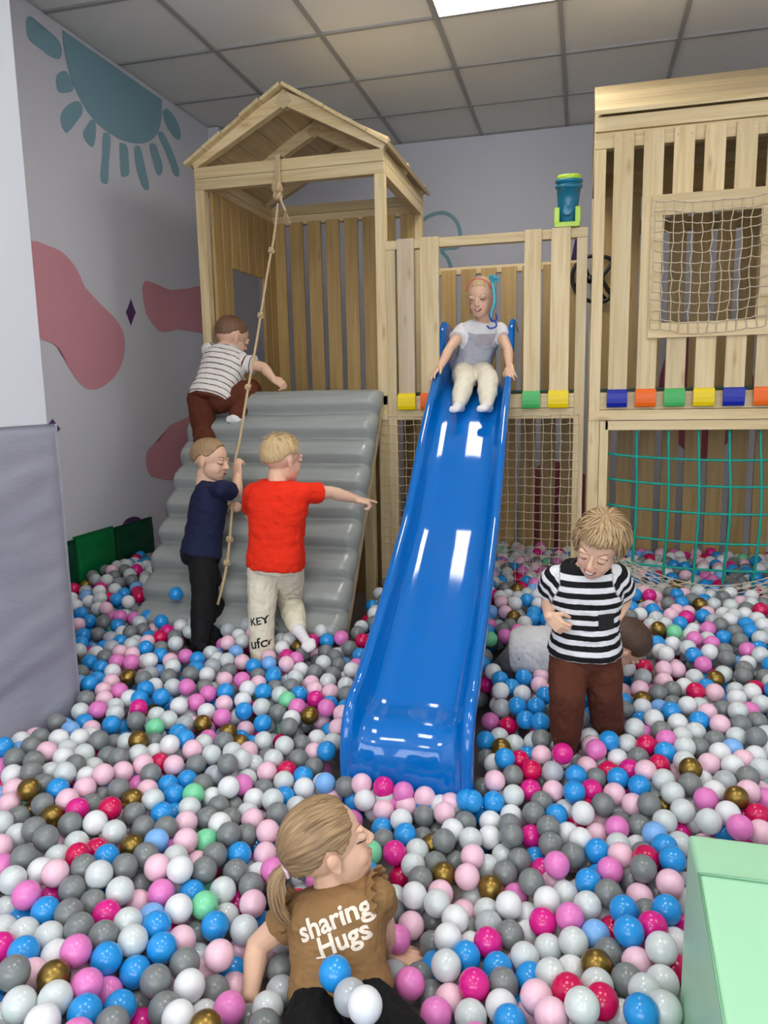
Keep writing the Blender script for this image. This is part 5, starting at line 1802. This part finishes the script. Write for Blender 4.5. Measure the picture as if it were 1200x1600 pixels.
def relax(P, fixed, it, zmin=FLOOR + R_, people=True, k=.5):
    """pushes overlapping balls apart with a cell grid"""
    D = 2 * R_
    nf = len(fixed)
    for n in range(it):
        A = np.vstack([P, fixed]) if nf else P
        cell = np.floor(A / D).astype(int)
        key = {}
        for i, c in enumerate(map(tuple, cell)):
            key.setdefault(c, []).append(i)
        I, Jn = [], []
        for c, li in key.items():
            for dx in (-1, 0, 1):
                for dy in (-1, 0, 1):
                    for dz in (-1, 0, 1):
                        o2 = (c[0] + dx, c[1] + dy, c[2] + dz)
                        if o2 < c or o2 not in key: continue
                        for i in li:
                            for j in key[o2]:
                                if o2 != c or i < j:
                                    I.append(i); Jn.append(j)
        I, Jn = np.array(I), np.array(Jn)
        d = A[I] - A[Jn]
        l = np.linalg.norm(d, axis=1)
        m = l < D
        I, Jn, d, l = I[m], Jn[m], d[m], np.maximum(l[m], 1e-6)
        mv = d / l[:, None] * ((D - l) * k)[:, None]
        S_ = np.zeros_like(A)
        np.add.at(S_, I, mv); np.add.at(S_, Jn, -mv)
        cnt = np.zeros(len(A)); np.add.at(cnt, I, 1); np.add.at(cnt, Jn, 1)
        S_ /= np.maximum(1, cnt * .5)[:, None]
        P = P + S_[:len(P)]
        P[:, 2] = np.maximum(P[:, 2], zmin)
        if people: P = cap_push(P)
        P = keep_out(P)
    return P


def ramp_z(y):
    return .006 + (3.66 - y) / (3.66 - 2.915) * (-1.066)


def keep_out(P):
    # slide body
    x, y, z = P[:, 0], P[:, 1], P[:, 2]
    m = (x > -.735) & (x < -.285) & (y > 1.99) & (y < 2.35) & (z > -1.3)
    front = m & (y < 2.16)
    P[front, 1] = 1.99
    side = m & ~front
    P[side, 0] = np.where(P[side, 0] < -.51, -.74, -.28)
    zb = np.interp(y, [2.03, 2.12, 2.2, 2.3, 2.4, 2.54, 2.7, 3.0, 3.5], [-1.2, -1.03, -.995, -.97, -.93, -.85, -.745, -.53, -.145])
    m = (x > -.735) & (x < -.285) & (y >= 2.35) & (z > zb - .055)
    P[m, 2] = zb[m] - .055
    # ramp
    m = (x > -1.99) & (x < -.93) & (y > 2.86)
    lim = ramp_z(y) - .10
    top = m & (z > lim) & (z < lim + .20) & (y < 3.0)
    P[top, 1] -= .01
    # foam, pillar, pads, walls
    m = (x > .172) & (y < 1.378) & (y > .4) & (x < 1.2)
    P[m, 1] = np.where(P[m, 1] > 1.30, 1.378, P[m, 1])
    m2 = m & (P[:, 1] < 1.37)
    P[m2, 0] = .172
    m = (x < -1.725) & (y < 2.32)
    fx = m & (y < 2.24)
    P[fx, 0] = -1.725
    P[m & ~fx, 1] = 2.32
    P[:, 0] = np.clip(P[:, 0], -2.43, 1.26)
    P[:, 1] = np.minimum(P[:, 1], 4.53)
    # posts of the wooden frame
    for a, b in [(-1.93, 3.725), (-1.0475, 3.70), (-.97, 3.725), (-.92, 3.725), (-.01, 3.725), (.062, 3.725), (.11, 3.725)]:
        dx, dy = P[:, 0] - a, P[:, 1] - b
        l = np.maximum(np.hypot(dx, dy), 1e-6)
        m = l < .036 + R_
        P[m, 0] = a + dx[m] / l[m] * (.036 + R_); P[m, 1] = b + dy[m] / l[m] * (.036 + R_)
    return P


def surf(x, y):
    """height of the ball tops' centres"""
    z = np.interp(y, [0.6, 1.0, 1.6, 2.2, 2.6, 3.0, 3.4, 4.6], [-1.12, -1.14, -1.16, -1.12, -1.075, -1.02, -.965, -.955])
    z = z + .035 * np.clip((-x - 1.0), 0, 1.3) * (y > 2.0)
    z = z + .05 * np.exp(-((x + 2.2) ** 2 + (y - 3.2) ** 2) / .1)
    return z


rng = np.random.default_rng(5)
PC0 = PC.copy()
PC = keep_out(cap_push(PC, 0))
for i_ in range(len(PC)):      # round her open hand the balls stay as they are
    a_ = project(V(PC0[i_]))
    if math.hypot(a_[0] - 642, a_[1] - 1497) < 48: PC[i_] = PC0[i_]
    if math.hypot(a_[0] - 617, a_[1] - 1508) < 13 and BCOL[i_] == 'a': PC[i_] = SZ(615, 1524, FLOOR + R_)
    if math.hypot(a_[0] - 650, a_[1] - 1510) < 14 and BCOL[i_] == 'g': PC[i_] = SZ(655, 1528, FLOOR + R_)
near_xy = PC[:, :2]


def sample_layer(dz, spacing, tries, dom):
    pts = []
    cells = {}
    for _ in range(tries):
        x, y = rng.uniform(dom[0], dom[1]), rng.uniform(dom[2], dom[3])
        c = (int(x // spacing), int(y // spacing))
        if any((x - q[0]) ** 2 + (y - q[1]) ** 2 < spacing ** 2 for i in (-1, 0, 1) for j in (-1, 0, 1) for q in cells.get((c[0] + i, c[1] + j), [])): continue
        z = float(surf(x, y)) + dz + rng.uniform(-.016, .016)
        if z < FLOOR + R_: 
            if dz < -.1: continue
            z = FLOOR + R_
        cells.setdefault(c, []).append((x, y))
        pts.append((x, y, z))
    return np.array(pts)


def allowed(P):
    x, y = P[:, 0], P[:, 1]
    bad = ((x < -1.75) & (y < 2.3)) | ((x > .17) & (y < 1.37) & (y > .3)) | ((x > -.74) & (x < -.28) & (y > 2.0) & (y < 2.7)) | ((x > -1.97) & (x < -.94) & (y > 2.93))
    return ~bad


def clear_of_people(P, marg):
    ok = np.ones(len(P), bool)
    for a, b, r in CAPS:
        a_, b_ = np.array(a), np.array(b)
        d = b_ - a_
        t = np.clip(((P - a_) @ d) / max(d @ d, 1e-9), 0, 1)
        ok &= np.linalg.norm(P - (a_ + t[:, None] * d), axis=1) > r + marg
    return ok


DOM = (-2.43, 1.26, .75, 4.52)
L0 = sample_layer(0.0, .053, 26000, DOM)
L1 = sample_layer(-.052, .056, 22000, DOM)
L2 = sample_layer(-.104, .058, 16000, DOM)
# where the front balls already lie, only lower layers are added
def near_baked(P, r):
    out = np.zeros(len(P), bool)
    for i in range(0, len(P), 500):
        d = np.hypot(P[i:i + 500, None, 0] - PC[None, :, 0], P[i:i + 500, None, 1] - PC[None, :, 1])
        out[i:i + 500] = d.min(1) < r
    return out


def pix(P):
    Q = P @ np.array(CR)
    return 600 + FPX * Q[:, 0] / -Q[:, 2], 800 - FPX * Q[:, 1] / -Q[:, 2]


u_, v_ = pix(L0)
zone = (v_ > 1150) & (u_ > -20) & (u_ < 1220) & (v_ < 1600)
L0 = L0[~near_baked(L0, .048) & ~zone | ((v_ > 1125) & ~near_baked(L0, .06) & ~((u_ > 350) & (u_ < 900) & (v_ > 1180)) & ~zone)]
F = np.vstack([L0, L1, L2])
F = F[allowed(F)]
F = F[clear_of_people(F, .028)]
# the bare patch of floor beside the sitting girl
u_, v_ = pix(F)
bare = (u_ > 606) & (u_ < 672) & (v_ > 1440) & (v_ < 1516)
F = F[~bare]
# drop what would sit inside a front ball or poke out in front of it
keep = np.ones(len(F), bool)
for i in range(0, len(F), 400):
    d = np.linalg.norm(F[i:i + 400, None] - PC[None], axis=2)
    keep[i:i + 400] = d.min(1) > .050
F = F[keep]
F = relax(F, PC, 14)
# anything that the relaxing lifted in front of a placed front ball goes
def hides(F):
    u, v = pix(F); ub, vb = pix(PC)
    rF = np.linalg.norm(F, axis=1); rB = np.linalg.norm(PC, axis=1)
    bad = np.zeros(len(F), bool)
    for i in range(0, len(F), 400):
        d = np.hypot(u[i:i + 400, None] - ub[None], v[i:i + 400, None] - vb[None])
        bad[i:i + 400] = ((d < 14) & (rF[i:i + 400, None] < rB[None])).any(1)
    return bad


F = F[~hides(F)]
F = F[clear_of_people(F, .024)]
cols = list('bwpgsmfrlnoa')
prob = np.array([.17, .17, .17, .17, .12, .07, .04, .035, .025, .02, .02, .03]); prob /= prob.sum()
FC = [cols[i] for i in rng.choice(len(cols), size=len(F), p=prob)]

# individual balls: the ones that show largest
bmesh_ball = {}
for c in BC:
    bm = bmesh.new()
    bmesh.ops.create_uvsphere(bm, u_segments=28, v_segments=16, radius=R_)
    me = bpy.data.meshes.new(BC[c][0].replace(' ', '_') + '_ball')
    bm.to_mesh(me); bm.free()
    me.polygons.foreach_set('use_smooth', [True] * len(me.polygons))
    me.materials.append(BM[c])
    bmesh_ball[c] = me
order = np.argsort(np.linalg.norm(PC, axis=1))
one, rest = [], []
for i in order:
    u, v, d = project(V(PC[i]))
    r = FPX * R_ / d
    if len(one) < 300 and -r < u < 1200 + r and -r < v < 1600 + r: one.append(i)
    else: rest.append(i)
SP = {i: project(V(PC[i])) for i in range(len(PC))}
DIRS = ['right', 'lower right', 'below', 'lower left', 'left', 'upper left', 'above', 'upper right']


def region(u, v):
    if u > 960 and v > 1300: return 'beside the mint wedge'
    if v > 1480 and u < 380: return 'bottom left corner'
    if v > 1480 and u > 660: return 'near bottom edge'
    if u < 430 and v > 1300: return 'left of seated person'
    if u < 430: return 'far left area'
    if 540 < u < 760 and v < 1290: return 'at slide foot'
    if 430 <= u < 690: return 'close round seated person'
    if u > 760 and v < 1260: return 'right of slide foot'
    return 'right of seated person'


def ball_label(i, lvl):
    u, v, d = SP[i]
    near = sorted(((SP[j][0] - u) ** 2 + (SP[j][1] - v) ** 2, j) for j in range(len(PC)) if j != i)[:7]
    used, seg = set(), []
    for q, j in near:
        a = int(round(math.degrees(math.atan2(SP[j][1] - v, SP[j][0] - u)) / 45)) % 8
        if a in used: continue
        used.add(a)
        seg.append('%s ball %s' % (SHORT[BCOL[j]], DIRS[a]))
        if len(seg) == lvl: break
    return '%s ball %s, %s' % (BC[BCOL[i]][0], region(u, v), ', '.join(seg))


SHORT = {'b': 'blue', 'w': 'white', 'p': 'pearly', 'g': 'grey', 's': 'pale-pink', 'm': 'orchid', 'f': 'magenta', 'r': 'crimson', 'l': 'light-blue', 'n': 'mint', 'o': 'gold', 'a': 'silver'}
labels = {}
seen = {}
for lvl in (1, 2, 3):
    todo = [i for i in one if i not in labels]
    L_ = {i: ball_label(i, lvl) for i in todo}
    cnt_ = {}
    for l in L_.values(): cnt_[l] = cnt_.get(l, 0) + 1
    for i in todo:
        if cnt_[L_[i]] == 1 and len(L_[i].split()) <= 16: labels[i] = L_[i]
for i in one:
    if i not in labels: labels[i] = ball_label(i, 2)
protos = {}
for i in one:
    c = BCOL[i]
    if c not in protos:
        o = bpy.data.objects.new('pit_ball', bmesh_ball[c]); protos[c] = o
    else:
        o = protos[c].copy()
    COL.objects.link(o)
    o.location = V(PC[i])
    tag(o, labels[i], 'ball', 'plastic play balls nearest the front')

# two balls lying on the ramp and on the sitting girl's lap come from the same stock
for c, p, lb in (('b', None, 'blue ball lying alone on the lower grey ramp'),):
    o = protos[c].copy(); COL.objects.link(o)
    P0 = S(275, 928, 3.0)
    best = min((abs((S(275, 928, y_ / 1000).z) - (ramp_z(y_ / 1000) + .15)), y_) for y_ in range(2900, 3400, 4))[1] / 1000
    o.location = S(275, 928, best)
    tag(o, lb, 'ball', 'plastic play balls nearest the front')

lapv = [V(c) for c in J7['pants_obj'][0]] + [V(c) for c in J7['shirt_obj'][0]]
n0_ = len(J7['pants_obj'][0])
lapb = BVHTree.FromPolygons(lapv, list(J7['pants_obj'][1]) + [tuple(i + n0_ for i in f) for f in J7['shirt_obj'][1]])
done_ = []
for c, (pu_, pv_), lb in (('b', (523.5, 1521), 'blue ball lying in the lap of the seated person against her tan shirt'), ('a', (548, 1558), 'silver grey ball on the black leggings between a blue and a white ball'),
                          ('w', (570, 1571), 'white ball on the black leggings of the seated person, rightmost of three')):
    d_ = (CR @ V((pu_ - 600.0, 800.0 - pv_, -FPX))).normalized()
    best = 1.0
    for st_ in range(1700, 900, -4):
        q = d_ * (st_ / 1000)
        nr_ = lapb.find_nearest(q)
        hit = lapb.ray_cast(V((0, 0, 0)), d_, st_ / 1000)
        if hit[0] is None and nr_[3] >= R_ and all((q - w__).length >= 2 * R_ - .002 for w__ in done_):
            best = st_ / 1000
            break
    done_.append(d_ * best)
    o = protos[c].copy(); COL.objects.link(o); o.location = d_ * best
    tag(o, lb, 'ball', 'plastic play balls nearest the front')

# the countless rest
bm = bmesh.new()
bmesh.ops.create_icosphere(bm, subdivisions=3, radius=R_)
bv = np.array([tuple(v.co) for v in bm.verts]); bf = np.array([[v.index for v in f.verts] for f in bm.faces]); bm.free()
AP = np.vstack([PC[rest], F]) if len(rest) else F
AC = [BCOL[i] for i in rest] + FC
n, nv_, nf_ = len(AP), len(bv), len(bf)
org = np.array([AP[:, 0].mean(), AP[:, 1].mean(), FLOOR])
vs = (AP[:, None, :] + bv[None] - org).reshape(-1, 3)
fs = (bf[None] + (np.arange(n) * nv_)[:, None, None]).reshape(-1)
me = bpy.data.meshes.new('ball_pit_balls')
me.vertices.add(n * nv_); me.vertices.foreach_set('co', vs.ravel())
me.loops.add(n * nf_ * 3); me.loops.foreach_set('vertex_index', fs)
me.polygons.add(n * nf_)
me.polygons.foreach_set('loop_start', np.arange(n * nf_) * 3)
me.polygons.foreach_set('loop_total', np.full(n * nf_, 3))
for c in cols: me.materials.append(BM[c])
me.polygons.foreach_set('material_index', np.repeat([cols.index(c) for c in AC], nf_))
me.polygons.foreach_set('use_smooth', np.ones(n * nf_, bool))
me.update(); me.validate()
o = bpy.data.objects.new('ball_pit_balls', me)
COL.objects.link(o)
o.location = V(org)
tag(o, 'countless mixed coloured plastic balls filling the rest of the pit', 'balls', kind='stuff')
print('balls', len(one), 'stuff', n)
